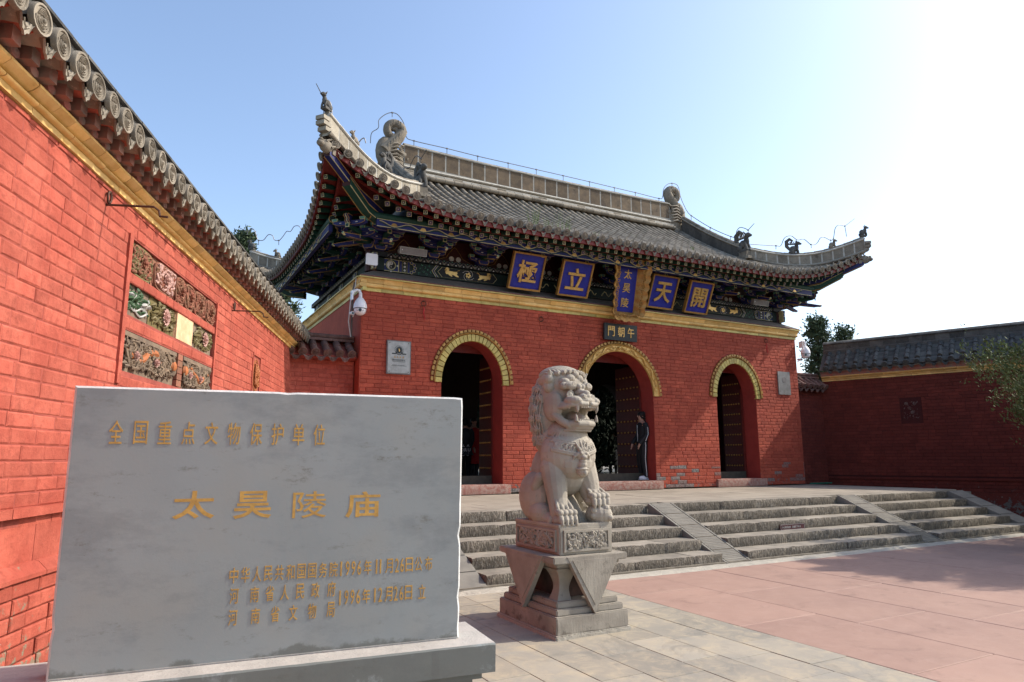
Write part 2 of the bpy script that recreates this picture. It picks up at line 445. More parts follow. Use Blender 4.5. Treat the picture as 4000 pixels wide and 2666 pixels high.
# tile shapes -----------------------------------------------------------------
def barrel_mesh(mat, L=.30, r=.062, n=7, name='roof_tile'):
    """barrel tile along +y (0..L), arch up"""
    mb = MB(); rows = []
    for y, rr in ((0, r*1.02), (L*.1, r*1.0), (L*.985, r*.93), (L, r*.86)):
        rows.append([(rr*cos(pi*j/(n-1)), y, rr*sin(pi*j/(n-1))*1.0-.005) for j in range(n)])
    mb.grid(rows, flip=True)
    mb.add([(r*1.02*cos(pi*j/(n-1)), 0, r*1.02*sin(pi*j/(n-1))) for j in range(n)], [tuple(range(n))])
    return mb.mesh(name, mat, 60), mb
def disc_mb(r=.078, detail=True):
    """round end of an eave tile, facing -y, centred at origin"""
    mb = MB(); n = 18
    M = RX(pi/2)  # z -> -y
    mb.lathe([(r, -.022), (r, .004), (r*.97, .012), (r*.84, .012), (r*.80, .003), (r*.3, .004), (.001, .006)], n, 0, M)
    if detail:
        for k, rr in enumerate((.62, .44, .28)):
            a0, a1 = rad(165-6*k), rad(405+6*k)
            pts = [(r*rr*cos(a0+(a1-a0)*t/9), -.008-.004*k, r*rr*sin(a0+(a1-a0)*t/9)-.006) for t in range(10)]
            mb.tube(pts, r*.055, 4, 0)
        mb.ell((0, -.012, -.004), (r*.16, r*.16, r*.17), 6, 0)
        [mb.tube([(-r*(.46-.07*q), -.010, r*(.26+.11*q)), (0, -.016, r*(.24+.13*q)), (r*(.46-.07*q), -.010, r*(.26+.11*q))], r*.055, 4) for q in range(4)]
    return mb
def eave_tile_mesh(mat, L=.30, r=.062, name='eave_tile', nail=False, rd=None):
    _, b = barrel_mesh(mat, L, r); mb = disc_mb(rd or r*1.22); mb.add(b.v, b.f)
    if nail: mb.lathe([(.024, .0), (.026, .03), (.012, .06), (.002, .085)], 6, 0, T(0, .07, r*.85))
    return mb.mesh(name, mat, 50)
def drip_mesh(mat, w=.17, name='drip_tile'):
    """curved pan tile with hanging scalloped lip, facing -y"""
    mb = MB(); n = 9; rows = []
    for y in (0.0, .15, .3):
        rows.append([(w*(j/(n-1)-.5), y, -.045*cos(pi*(j/(n-1)-.5))) for j in range(n)])
    mb.grid(rows)
    prof = []
    for j in range(n):
        t = j/(n-1); x = w*(t-.5); zt = -.045*cos(pi*(t-.5))
        lip = (.050*sin(pi*t)**.8+.014)+.007*cos(t*pi*8)
        prof.append((x, zt, lip))
    top = [(x, -.002, z+.012) for x, z, l in prof]; mid = [(x*.97, -.018, z-l*.5) for x, z, l in prof]; bot = [(x*.86, -.03, z-l) for x, z, l in prof]
    bk = [(p[0], p[1]+.014, p[2]) for p in bot]; tb = [(p[0], p[1]+.02, p[2]) for p in top]
    mb.grid([tb, top, mid, bot, bk], flip=True)
    mb.grid([bk, tb], flip=True)
    mb.tube([(x*.6, -.028, z-l*.45) for x, z, l in prof[1:-1]], .005, 4)
    return mb.mesh(name, mat, 60)

# ============================================================ GROUND
mb = MB(); mb.add([(-300, -300, -.03), (300, -300, -.03), (300, 300, -.03), (-300, 300, -.03)], [(0, 1, 2, 3)])
ground = mb.build('ground', JOINT); tag(ground, kind='structure')
def slab_mesh(name, mat, w, d, seed, th=.03, bev=.006, jit=.003):
    r = random.Random(seed); mb = MB()
    b = bev
    def z(): return r.uniform(-jit, jit)*.3
    o = [(-w/2, -d/2, -b), (w/2, -d/2, -b), (w/2, d/2, -b), (-w/2, d/2, -b)]
    i = [(-w/2+b, -d/2+b, z()), (w/2-b, -d/2+b, z()), (w/2-b, d/2-b, z()), (-w/2+b, d/2-b, z())]
    l = [(x, y, -th) for x, y, _ in o]
    mb.add(o+i+l, [(4, 5, 6, 7), (0, 1, 5, 4), (1, 2, 6, 5), (2, 3, 7, 6), (3, 0, 4, 7), (8, 9, 1, 0), (9, 10, 2, 1), (10, 11, 3, 2), (11, 8, 0, 3)])
    return mb.mesh(name, mat)
def pave_field(name, base_name, mat, cells, cap, seed=1, gap=.0065, jit=.002):
    """cells: (cx, cy, w, d)"""
    r = random.Random(seed)
    x0 = min(c[0]-c[2]/2 for c in cells); x1 = max(c[0]+c[2]/2 for c in cells)
    y0 = min(c[1]-c[3]/2 for c in cells); y1 = max(c[1]+c[3]/2 for c in cells)
    mb = MB(); mb.box(((x0+x1)/2, (y0+y1)/2, -.0235), (x1-x0, y1-y0, .009)); base = mb.build(base_name, JOINT); tag(base, kind='structure')
    cells.sort(key=lambda c: (c[0]-CAM.x)**2+(c[1]-CAM.y)**2)
    me = slab_mesh(name, mat, 1, 1, seed, .018, .004, jit)
    st = MB()
    for i, (cx, cy, w, d) in enumerate(cells):
        ww, dd = w-gap, d-gap; zz = r.uniform(-.002, .0015)
        if i < cap:
            o = ob(name, me, base, loc=(cx, cy, zz), scale=(ww, dd, 1))
        else: st.box((cx, cy, zz-.009), (ww, dd, .018))
    if st.v: st.build(name+'_field', mat, base, kind='stuff')
    return base
PINKX = -5.30
# grey flagstones, rows along Y
cells = []; x = PINKX; r = random.Random(5)
while x > -13.5:
    w = r.choice((.34, .38, .42, .48)); y = -6.15-r.uniform(0, .5); y_top = -6.12
    if x-w < -13.5: w = x+13.5
    first = True
    while y_top > -16:
        d = r.uniform(.52, .86)
        if first: d = r.uniform(.3, .8); first = False
        cells.append((x-w/2, y_top-d/2, w, d)); y_top -= d
    x -= w
pave_field('flagstone', 'flagstone_paving', PAVE, cells, 300, 5)
cells = []; x = PINKX; k = 0
while x < 16:
    w = 1.05; y_top = -6.12; d0 = .9+(k % 3)*.45; first = True
    while y_top > -20:
        d = 1.6 if not first else d0; first = False
        cells.append((x+w/2, y_top-d/2, w, d)); y_top -= d
    x += w; k += 1
pave_field('red_paving_slab', 'red_plaza', PINK, cells, 200, 6, gap=.006, jit=.001)
# rough cement strip at the foot of the steps
mb = MB(); rows = []
n = 120
top = []; 
for i in range(n+1):
    xx = -9+16*i/n
    rows.append([(xx, -6.13+.035*noise.noise((xx*3, 0, 0)), -.004), (xx, -6.05, .010+.01*noise.noise((xx*5, 1, 0))), (xx, -5.95, .014+.012*noise.noise((xx*5, 2, 0))), (xx, -5.80, .018)])
mb.grid(rows, flip=True); tag(mb.build('cement_strip', CEM), kind='structure')

# ============================================================ PLATFORM AND STEPS
ZP = .75
plat = thing('stone_platform', 'broad stone platform with a flight of five chiselled steps below the red gate', 'platform', (0, 0, 0))
XL, XR = -9.2, 7.0
mb = MB(); mb.box(((XL+XR)/2, -1.6, ZP/2-.03), (XR-XL, 4.6, ZP-.06)); mb.box((0, 6.8, ZP/2-.03+.14), (12.8, 13, ZP-.06))
mb.build('platform_core', JOINT, plat)
fl = mb = MB(); mb.box(((XL+XR)/2, -1.6, ZP-.05), (XR-XL-.02, 4.58, .02)); floor = mb.build('platform_floor', JOINT, plat)
r = random.Random(3); y = -3.83
me_sl = slab_mesh('platform_slab', FLOOR, 1, 1, 9, .04, .003, .002)
while y < .5:
    d = .62; x = XL-r.uniform(0, .6)
    while x < XR:
        w = r.uniform(1.0, 1.7); a = max(x, XL); b = min(x+w, XR)
        if b-a > .1: ob('platform_slab', me_sl, floor, loc=((a+b)/2, y+d/2, ZP+r.uniform(-.002, .002)), scale=(b-a-.006, d-.006, 1))
        x += w
    y += d
def step_stone(L, d, h, seed, mi=0):
    """stone block: x -L/2..L/2, front face at y=0 going back to d, top at z=h, rough front"""
    r = random.Random(seed); nx = max(6, int(L/.045)); mb = MB(); rows = []
    of = r.uniform(0, 99)
    def nz(a, b, c): return noise.noise((a+of, b, c))
    for i in range(nx+1):
        x = -L/2+L*i/nx; e = min(i, nx-i)/nx
        endr = .012*(1-min(1, e*14))
        ed = .012*nz(x*5, 0, 0)+.006*nz(x*17, 0, 4)-endr
        col = [(x, .012+.006*nz(x*9, 0, 2)+.05*0, 0), (x, .002+.009*nz(x*22, 3, 0)+endr, h*.3), (x, .0+.010*nz(x*24, 5, 0)+endr, h*.62),
               (x, .001+.008*nz(x*24, 6, 0)+endr, h*.86+ed*.6), (x, .010+.004*nz(x*12, 2, 1), h*.985+ed), (x, .035, h+ed*.6+.002*nz(x*9, 1, 3)),
               (x, d*.5, h-.004+.005*nz(x*4, 7, 0)), (x, d, h-.003)]
        rows.append(col)
    mb.grid(rows, flip=True)
    for s, row in ((0, rows[0]), (1, rows[-1])):
        f = tuple(range(len(row)))+(len(row),)
        mb.add(row+[(row[0][0], d, 0)], [f if s == 0 else tuple(reversed(f))])
    return mb.mesh('step_stone', STEP, 45)
YS = [-5.85, -5.44, -5.02, -4.61, -4.20]
RAMPS = [(-7.05, -6.5), (-2.69, -2.17), (2.16, 2.68), (5.97, 6.55)]
runs = [(-9.1, -7.05), (-6.5, -2.69), (-2.17, 2.16), (2.68, 5.97)]
sd = 100
steps = MB(); steps.box((-1.3, -5.0, .02), (15.6, 1.8, .03)); stepbase = steps.build('step_bedding', JOINT, plat)
for k, ys in enumerate(YS):
    for a, b in runs:
        x = a
        while x < b-.01:
            L = r.uniform(.8, 1.5)
            if b-(x+L) < .5: L = b-x
            ob('step_stone', step_stone(L-.006, .46, .15, sd), plat, loc=(x+L/2, ys+r.uniform(-.006, .006), k*.15+r.uniform(-.003, .003)))
            sd += 1; x += L
# sloping ramps with ridges
def ramp_piece(w, L, ridged, seed):
    """slab along +y sloping; local: y 0..L, top z=0 at surface"""
    mb = MB(); hw = w/2; e = .035
    mb.box((0, L/2, -.045), (w, L-.008, .07))
    if ridged:
        n = 8; prof = []
        for i in range(n):
            y0 = .012+(L-.024)*i/n; dy = (L-.024)/n
            mb.add([(-hw+e*1.6, y0, -.008), (hw-e*1.6, y0, -.008), (hw-e*1.6, y0+dy*.62, .008), (-hw+e*1.6, y0+dy*.62, .008), (hw-e*1.6, y0+dy*.98, -.008), (-hw+e*1.6, y0+dy*.98, -.008)],
                   [(0, 1, 2, 3), (3, 2, 4, 5), (0, 3, 5), (1, 4, 2)])
        for i in range(n+1): mb.box((0, .012+(L-.024)*i/n, -.0005), (w-e*3.2, .012, .010), 1)  # dark bars paint the shade of the grooves between ridges
        for sx in (-1, 1): mb.box((sx*(hw-e*.6), L/2, -.004), (e, L-.01, .02))
    else:
        mb.box((0, L/2, -.005), (w-.02, L-.02, .012))
    return mb.mesh('ramp_slab', [STEPR, JOINT])
STEPR = simple('smooth_ramp_stone', (.235, .215, .18), (.17, .157, .135), 5, .75, .5, 60, .005, rv=.15, dirt=((.14, .13, .11), 11, .62))
PR = PITCHR = math.atan2(.75, 1.72)
for i, (a, b) in enumerate(RAMPS):
    w = b-a; tot = math.hypot(.75, 1.72); n = 5; L = tot/n
    # side cheek
    mb = MB(); mb.add([(a+.01, -5.92, 0), (b-.01, -5.92, 0), (a+.01, -4.2, .70), (b-.01, -4.2, .70), (a+.01, -4.1, 0), (b-.01, -4.1, 0)],
                      [(0, 1, 3, 2), (0, 2, 4), (1, 5, 3), (2, 3, 5, 4)])
    ck = mb.build('ramp_curb', STEPR, plat)
    for k in range(n):
        me = ramp_piece(w, L, i in (1, 2) or k % 2 == 2, k)
        yy = -5.92+1.72*k/n; zz = .012+.75*k/n
        o = ob('ramp_slab', me, ck, loc=((a+b)/2, yy, zz), rot=(PR, 0, 0))
# plain end wall of platform at the right and low parapet beyond
mb = MB(); mb.box((6.8, -2.1, .36), (.42, 4.1, .71)); mb.build('platform_side', STEPR, plat)

# ============================================================ RED WALLS
def cornice_course(parent, mat, prof, x0, x1, Lr, seed, name='cornice_brick', M=None):
    r = random.Random(seed); x = x0
    while x < x1-.02:
        L = r.uniform(*Lr)
        if x1-(x+L) < .15: L = x1-x
        mb = MB(); s = .5*L-.003
        dy = r.uniform(-.003, .003); dz = r.uniform(-.002, .002)
        mb.profx([(p[0]+dy, p[1]+dz) for p in prof], -s, s)
        o = ob(name, mb.mesh(name, mat, 40), parent)
        if M is None: o.location = (x+L/2, 0, 0)
        else: o.matrix_local = M @ T(x+L/2, 0, 0)
        x += L
def roll(yc, zc, ry, rz, yb, n=8):
    """profile: half round bulging to -y, closed to yb"""
    return [(yb, zc-rz)]+[(yc-ry*cos(-pi/2+pi*i/n), zc+rz*sin(-pi/2+pi*i/n)) for i in range(n+1)]+[(yb, zc+rz)]
def rect(y0, y1, z0, z1): return [(y0, z0), (y0, z1), (y1, z1), (y1, z0)]

def relief_blobs(mb, w, h, seed, kind, mi, M=None, y=0, dens=1.0, depth=.03):
    """carved leaf / dragon relief on a panel w x h centred at origin, standing out to -y"""
    r = random.Random(seed)
    n = int(w*h*170*dens)+8
    for i in range(n):
        x = r.uniform(-.46, .46)*w; z = r.uniform(-.42, .42)*h; a = r.uniform(0, 2*pi); q = r.uniform(.35, 1)
        if kind == 'scroll':
            rr = r.uniform(.18, .30)*min(w, h)*q; t0 = r.uniform(0, 6)
            pts = [(x+rr*(1-t/9)*cos(a+t*.75), y-depth*(.5+.4*sin(t)), z+rr*(1-t/9)*sin(a+t*.75)) for t in range(7)]
            pts = [(max(-w*.48, min(w*.48, p[0])), p[1], max(-h*.46, min(h*.46, p[2]))) for p in pts]
            mb.tube(pts, [.012*q*(1.3-.1*t) for t in range(7)], 5, mi, M)
        else:
            l = .07*q; c2, s2 = cos(a), sin(a)
            vs = [(x-l*c2, y, z-l*s2), (x+.35*l*s2, y-depth*.6, z-.35*l*c2), (x+l*c2, y-.004, z+l*s2), (x-.35*l*s2, y-depth*.6, z+.35*l*c2), (x, y-depth, z)]
            mb.add(vs, [(0, 1, 4), (1, 2, 4), (2, 3, 4), (3, 0, 4)], mi, M)
def flower(mb, x, z, rr, y, mi, n=11, M=None, depth=.035):
    for ring, (ra, rb) in enumerate(((.45, 1), (.15, .6))):
        for i in range(n):
            a = 2*pi*i/n+ring*.3; d = .9*pi/n*rr
            vs = [(x+rr*ra*cos(a), y-depth*.5-ring*.014, z+rr*ra*sin(a)), (x+rr*.8*rb*cos(a)+d*sin(a), y-depth-ring*.014, z+rr*.8*rb*sin(a)-d*cos(a)),
                  (x+rr*rb*cos(a), y-depth*.75-ring*.014, z+rr*rb*sin(a)), (x+rr*.8*rb*cos(a)-d*sin(a), y-depth-ring*.014, z+rr*.8*rb*sin(a)+d*cos(a)), (x+rr*.75*rb*cos(a), y, z+rr*.75*rb*sin(a))]
            mb.add(vs, [(0, 1, 2, 3), (1, 0, 4), (2, 1, 4), (3, 2, 4), (0, 3, 4)], mi, M)
    mb.ell((x, y-depth-.01, z), (rr*.2, .02, rr*.2), 6, mi, M)

LA = math.atan2(.938, .346)        # heading of the left wall
def splay_frame(t, near): 
    return t.matrix_basis.inverted() @ near if False else (Matrix.LocRotScale(t.location, t.rotation_euler, None).inverted() @ near)

# ---- left splayed wall: local x along wall towards the gate (0 = far corner), -y towards the court
lw = thing('splayed_wall', 'sunlit red brick wall with carved panels, yellow cornice and round-ended eave tiles on the left', 'wall', (-7.75, .35, 0), LA)
nearL = splay_frame(lw, CAM)
PX0, PX1 = -7.78, -5.22      # carved panel area
Zs = 2.16
ROWS = [(3.08, 3.39), (2.73, 3.035), (2.25, 2.60)]
MED = (-3.22, -2.70, 2.45, 3.10)
def blkL(z):
    o = []
    for a, b in ROWS:
        if a-.012 < z < b+.012: o.append((PX0-.02, PX1+.02))
    if MED[2] < z < MED[3]: o.append((MED[0], MED[1]))
    if 2.14 < z < 3.40: o += [(PX0-.075, PX0-.0), (PX1+.0, PX1+.055)]
    return o
XE = -15.5
brick_field(lw, RED, XE, .3, 1.22, 3.64, 0, blkL, nearL, seed=21, bh=.098, bl=.30, proud=.007, gap=.006, jit=.003)
brick_field(lw, RED, XE, -4.0, .0, .79, -.05, lambda z: [], nearL, seed=22, bh=.098, bl=.30, proud=.010, gap=.008, cap=120, jit=.005)
mb = MB()
zs = [0, 1.22, 2.25, 2.60, 2.73, 3.035, 3.08, 3.39, 3.66]
for i in range(len(zs)-1):
    a, b = zs[i], zs[i+1]
    if (a, b) in ROWS or (a, b) == (2.25, 2.60):
        mb.box(((XE+PX0)/2, .2, (a+b)/2), (PX0-XE, .4, b-a)); mb.box(((PX1+.3)/2, .2, (a+b)/2), (.3-PX1, .4, b-a))
        mb.box(((PX0+PX1)/2, .24, (a+b)/2), (PX1-PX0, .32, b-a))
    else: mb.box(((XE+.3)/2, .2, (a+b)/2), (.3-XE, .4, b-a))
wallL = mb.build('masonry', MORT, lw)
mb = MB(); mb.box(((XE+.3)/2, .0, .395), (.3-XE, .08, .79)); mb.build('masonry_foot', MORT, lw)
# mouldings around base
for prof, sdd in ((rect(-.050, .02, 1.165, 1.222), 1), (rect(-.002, .02, 1.105, 1.165), 2), (rect(.0, .02, .875, 1.105), 3),):
    cornice_course(lw, RED, prof, -12.5, -4, (.28, .42), 40+sdd, 'moulding_brick')
cornice_course(lw, RED, [(.02, .79), (-.085, .79), (-.085, .815), (-.03, .872), (.02, .885)], -12.5, -4, (.4, .6), 44, 'moulding_brick')
# raised frame beside the panels and bands between
mb = MB(); mb.box((PX0-.038, -.006, 2.77), (.07, .03, 1.27)); mb.build('panel_frame', RED, lw)
mb = MB(); mb.box((PX1+.028, -.004, 2.77), (.05, .026, 1.27)); mb.build('panel_frame', RED, lw)
# carved panels
def panel(parent, x0, x1, z0, z1, mats, fn, name='carved_panel', lab=None, dep=.045):
    mb = MB(); w, h = x1-x0, z1-z0
    mb.box((0, .055, 0), (w-.012, .05, h-.004), 0); fn(mb, w, h)
    o = ob(name, mb.mesh(name, mats, 35), parent, loc=((x0+x1)/2, 0, (z0+z1)/2))
    if lab: o['label'] = lab
    return o
def fr(mb, w, h, mi, t=.02, y=.03): 
    mb.box((0, y, h/2-t/2), (w-.015, .03, t), mi); mb.box((0, y, -h/2+t/2), (w-.015, .03, t), mi)
    mb.box((-w/2+t/2+.008, y, 0), (t, .03, h-2*t), mi); mb.box((w/2-t/2-.008, y, 0), (t, .03, h-2*t), mi)
def top_panel(seed, mi, flow):
    def f(mb, w, h):
        # rounded recess border
        pts = [(w*.44*cos(2*pi*i/20), .012, h*.43*sin(2*pi*i/20)) for i in range(21)]
        pts = [(math.copysign(abs(p[0]/(w*.44))**.5, p[0])*w*.44, p[1], math.copysign(abs(p[2]/(h*.43))**.5, p[2])*h*.43) for p in pts]
        mb.tube(pts, .011, 5, mi)
        relief_blobs(mb, w*.8, h*.8, seed, 'leaf', mi, y=.03, dens=5, depth=.05)
        relief_blobs(mb, w*.8, h*.8, seed+5, 'scroll', flow, y=.02, dens=3, depth=.03)
        flower(mb, 0, 0, h*.26, .01, flow, 9)
    return f
xs = [PX0, -7.23, -6.62, -6.33, -6.03, -5.62, PX1]
for i in range(6):
    m = [CARVG, GLO, CARVR] if i < 1 else [CARVR, CARVR, GLP if i < 2 else CARVR]
    panel(lw, xs[i]+.006, xs[i+1]-.006, 3.083, 3.388, m, top_panel(50+i, 1, 2))
def mid_panel(seed, a, b, c, fl):
    def f(mb, w, h):
        for k, (cx, sgn) in enumerate(((-.28, 1), (.28, -1))):
            for q in range(5):
                an = rad(90+sgn*(q-2)*34); l = h*.42; x0 = cx*w; pts = []
                for t in range(6): pts.append((x0+sgn*l*t/5*cos(an)*.9, .02-.025*sin(pi*t/5), -h*.1+l*t/5*sin(an)*(1-.1*t/5)+.02*sin(t)))
                mb.tube(pts, [.012, .022, .026, .022, .014, .004], 5, (a, b)[(q+k) % 2], flat=.6)
        for q in range(3):
            pts = [(-w*.42+w*.84*t/9, .018, -h*.28+.03*sin(t*.8+q*2)+q*.025) for t in range(10)]
            mb.tube(pts, .010, 5, b)
        if fl: flower(mb, w*.02, 0, h*.30, .015, c, 13)
        relief_blobs(mb, w*.9, h*.8, seed, 'leaf', a, y=.03, dens=2.2, depth=.04)
    return f
panel(lw, PX0+.006, -7.22, 2.735, 3.032, [CARVG, GLG, WHITE, GLP], mid_panel(60, 1, 2, 3, False), lab='green leaf panel')
panel(lw, -7.21, -6.52, 2.735, 3.032, [GLO, GLO, GLO, GLP], mid_panel(61, 1, 2, 3, True), lab='olive panel with pink flower')
panel(lw, -6.51, -5.98, 2.735, 3.032, [STUC], lambda mb, w, h: mb.box((0, .022, 0), (w*.96, .03, h*.97)), lab='bare peach plaster patch')
panel(lw, -5.97, PX1-.006, 2.735, 3.032, [CARVG, GLO, GLO, GLP], mid_panel(62, 1, 2, 3, True), lab='olive panel with pink flower')
def dragon_panel(seed, d=1):
    def f(mb, w, h):
        mb.box((0, .02, h*.43), (w*.96, .045, .04), 0)
        pts = []
        for t in range(26):
            u = t/25; pts.append((d*(-w*.4+w*.8*u), .015-.01*sin(t), h*.18*sin(u*9+seed)+.01))
        mb.tube(pts, [.016+.022*sin(pi*min(1, t/25*1.15)) for t in range(26)], 7, 1)
        mb.ell((d*w*.42, -.0, h*.05), (.06, .04, .055), 8, 1)
        relief_blobs(mb, w*.95, h*.8, seed, 'scroll', 0, y=.02, dens=2.4, depth=.035)
        relief_blobs(mb, w*.95, h*.8, seed+3, 'leaf', 0, y=.03, dens=2.4, depth=.05)
        for q in (-.3, .05): flower(mb, q*w, -h*.05, h*.13, .005, 2, 9)
    return f
panel(lw, PX0+.006, -6.43, 2.255, 2.597, [CARVG, TERRA, GLP], dragon_panel(3))
panel(lw, -6.42, -6.27, 2.255, 2.597, [CARVR], lambda mb, w, h: [mb.box((0, .02, (k-2)*h*.2), (w*.95, .05, h*.18)) for k in range(5)], name='infill_bricks')
panel(lw, -6.26, PX1-.006, 2.255, 2.597, [CARVG, TERRA, GLP], dragon_panel(7, -1))
# dark oval medallion in its niche near the gate
def medallion(mb, w, h):
    mb.lathe([(.001, -.03), (.93, -.03), (1, 0), (.93, .03), (.001, .03)], 24, 1, T(0, .03, 0) @ SC(w*.40, 1, h*.44) @ RX(pi/2))
    for q in (.92, .8): mb.tube([(w*.40*q*cos(2*pi*i/24), -.0, h*.44*q*sin(2*pi*i/24)) for i in range(25)], .010, 5, 1)
    relief_blobs(mb, w*.5, h*.55, 4, 'scroll', 1, y=-.005, dens=6, depth=.03); flower(mb, 0, 0, w*.15, 0, 1, 8)
panel(lw, MED[0]+.01, MED[1]-.01, MED[2]+.01, MED[3]-.01, [RED, TERRA], medallion, name='medallion')
mb = MB(); mb.box((MED[0]+.012, -.004, (MED[2]+MED[3])/2), (.03, .03, MED[3]-MED[2])); mb.box((MED[1]-.012, -.004, (MED[2]+MED[3])/2), (.03, .03, MED[3]-MED[2]))
mb.box(((MED[0]+MED[1])/2, -.004, MED[3]-.012), (MED[1]-MED[0], .03, .03)); mb.build('medallion_frame', RED, lw)

def wall_top(t, x0, x1, z, sp, red, near, mode, lab=None, capn=300, xin=None, seed=0, tile=TILE, tiled=None):
    """yellow cornice, dentils, boards and eave tiles. local frame; x1 is the gate end."""
    Yl = YEL
    cornice_course(t, Yl, rect(-.028, .05, z, z+.045), x0, x1, (.30, .50), seed+1)
    cornice_course(t, Yl, roll(-.028, z+.066, .040, .019, .05), x0, x1, (.34, .5), seed+2)
    cornice_course(t, Yl, [(.05, z+.087), (-.055, z+.087), (-.08, z+.096), (-.115, z+.128), (-.115, z+.145), (.05, z+.145)], x0, x1, (.2, .3), seed+3)
    if mode == 'dentil':
        # ledge, two staggered rows of brick ends, red soffit board
        me1 = MB().box((0, -.07, 0), (.088, .13, .088)).mesh('dentil_brick', [DENT])
        meh = MB(); meh.tube([(0, -.02, 0), (0, -.105, 0), (0, -.115, 0)], [.05, .05, .02], 7, 0, flat=.7); meh = meh.mesh('corbel_brick', [DENTG], 40)
        n = int((x1-x0)/.2)
        for i in range(n):
            xx = x1-.1-i*.2
            ob('dentil_brick', me1, t, loc=(xx, -.045, z+.215), rot=(0, 0, 0))
            ob('corbel_brick', meh, t, loc=(xx-.1, -.02, z+.178))
        mb = MB(); mb.profx([(.05, z+.145), (-.02, z+.145), (-.03, z+.26), (.05, z+.26)], x0, x1, 0); mb.build('eave_backing', DENTG, t)
        mb = MB(); mb.profx([(.05, z+.26), (-.16, z+.26), (-.235, z+.27), (-.235, z+.285), (.05, z+.30)], x0, x1, 0); mb.build('eave_board', red, t)
        ze = z+.325; ye = -.29
    else:
        mb = MB(); mb.profx([(.05, z+.145), (-.11, z+.145), (-.13, z+.22), (-.2, z+.27), (.05, z+.30)], x0, x1, 0); mb.build('eave_board', DENTG, t)
        ze = z+.36; ye = -.29
    # tile slope
    sl = math.atan2(.62, .55); rise = .62; run = .62
    roof = MB(); roof.add([(x0, ye+.05, ze-.05), (x1, ye+.05, ze-.05), (x1, ye+run, ze-.05+rise), (x0, ye+run, ze-.05+rise)], [(0, 1, 2, 3)])
    roof.box(((x0+x1)/2, ye+run+.1, ze+rise*.5), (x1-x0, .3, rise))
    ro = roof.build('tile_bed', TILED, t)
    et = eave_tile_mesh(tile, .2, .064, rd=.092 if mode == 'dentil' else .075); dr = drip_mesh(TILE if not tiled else tiled, sp*.62)
    bt, _ = barrel_mesh(tile, .2, .064)
    pan = MB(); xs = []
    n = int((x1-x0)/sp)
    an = math.atan2(rise, run)
    for i in range(n):
        xx = x1-sp*.5-i*sp+R.uniform(-.006, .006)
        ob('eave_tile', et, t, loc=(xx, ye+R.uniform(-.006, .006), ze), rot=(an*(.02 if mode == 'dentil' else .55)+R.uniform(-.04, .04), R.uniform(-.16, .16), R.uniform(-.06, .06)), scale=(1, 1, 1))
        ob('drip_tile', dr, t, loc=(xx+sp*.5, ye+.02, ze-.055), rot=(an*(.15 if mode == 'dentil' else .5), R.uniform(-.05, .05), 0))
        if mode != 'dentil':
            L = math.hypot(run, rise)
            for k in range(1, 4):
                q = k*.2-.01
                ob('roof_tile', bt, t, loc=(xx+R.uniform(-.004, .004), ye+.01+q*cos(an), ze+.005+q*sin(an)-.03*sin(q*4)*.5), rot=(an, 0, R.uniform(-.03, .03)))
            for k in range(12):
                q = .03+k*.058; pan.add([(xx+sp*.2, ye+q*cos(an), ze-.035+q*sin(an)), (xx+sp*.8, ye+q*cos(an), ze-.035+q*sin(an)), (xx+sp*.8, ye+(q+.06)*cos(an), ze-.015+(q+.05)*sin(an)), (xx+sp*.2, ye+(q+.06)*cos(an), ze-.015+(q+.05)*sin(an)),
                                            (xx+sp*.2, ye+q*cos(an), ze-.06+q*sin(an)), (xx+sp*.8, ye+q*cos(an), ze-.06+q*sin(an))], [(0, 1, 2, 3), (4, 5, 1, 0)])
    if pan.v: pan.build('pan_tiles', TILED, t, kind='stuff')
    # ridge
    zr = ze+rise-.03; yr = ye+run
    cornice_course(t, LIMED, rect(yr-.03, yr+.23, zr, zr+.04), x0, x1, (.5, .8), seed+6, 'ridge_course')
    cornice_course(t, TILED, rect(yr, yr+.2, zr+.045, zr+.215), x0, x1, (.32, .36), seed+7, 'ridge_brick')
    mb = MB(); mb.box(((x0+x1)/2, yr+.1, zr+.12), (x1-x0-.01, .18, .16)); mb.build('ridge_mortar', LIMED, t)
    cornice_course(t, TILED, [(yr-.04, zr+.22), (yr-.04, zr+.245), (yr+.02, zr+.30), (yr+.10, zr+.325), (yr+.18, zr+.30), (yr+.24, zr+.245), (yr+.24, zr+.22)], x0, x1, (.25, .32), seed+8, 'ridge_cap')
    return zr
DENT = simple('red_dusted_brick_end', (.30, .12, .09), (.22, .15, .12), 8, .9, .5, 50, rv=.3)
DENTG = simple('grey_mortar_brick', (.20, .15, .12), (.28, .09, .07), 9, .9, .6, 45, rv=.3)
LIMED = simple('grey_lime_joint', (.24, .235, .22), (.16, .155, .15), 9, .9, .5, 50)
wall_top(lw, XE, .55, 3.64, .236, RED, nearL, 'dentil', seed=70)

# ---- right splayed wall (in shade): local x from gate corner (0) towards the court
rw = thing('splayed_wall', 'shaded dark red brick wall with grey tile coping on the right behind the steps', 'wall', (7.95, .35, 0), -LA)
nearR = splay_frame(rw, CAM)
NI = (2.09, 2.63, 2.45, 3.19)
def blkR(z): return [(NI[0], NI[1])] if NI[2] < z < NI[3] else []
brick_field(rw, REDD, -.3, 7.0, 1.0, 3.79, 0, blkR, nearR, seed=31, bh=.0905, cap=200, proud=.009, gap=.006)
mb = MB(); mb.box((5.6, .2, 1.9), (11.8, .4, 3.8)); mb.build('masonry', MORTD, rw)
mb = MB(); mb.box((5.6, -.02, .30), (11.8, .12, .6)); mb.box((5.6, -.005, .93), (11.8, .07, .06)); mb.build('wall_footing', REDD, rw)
brick_field(rw, REDD, -.3, 7.0, .6, .9, 0, lambda z: [], nearR, seed=33, cap=20)
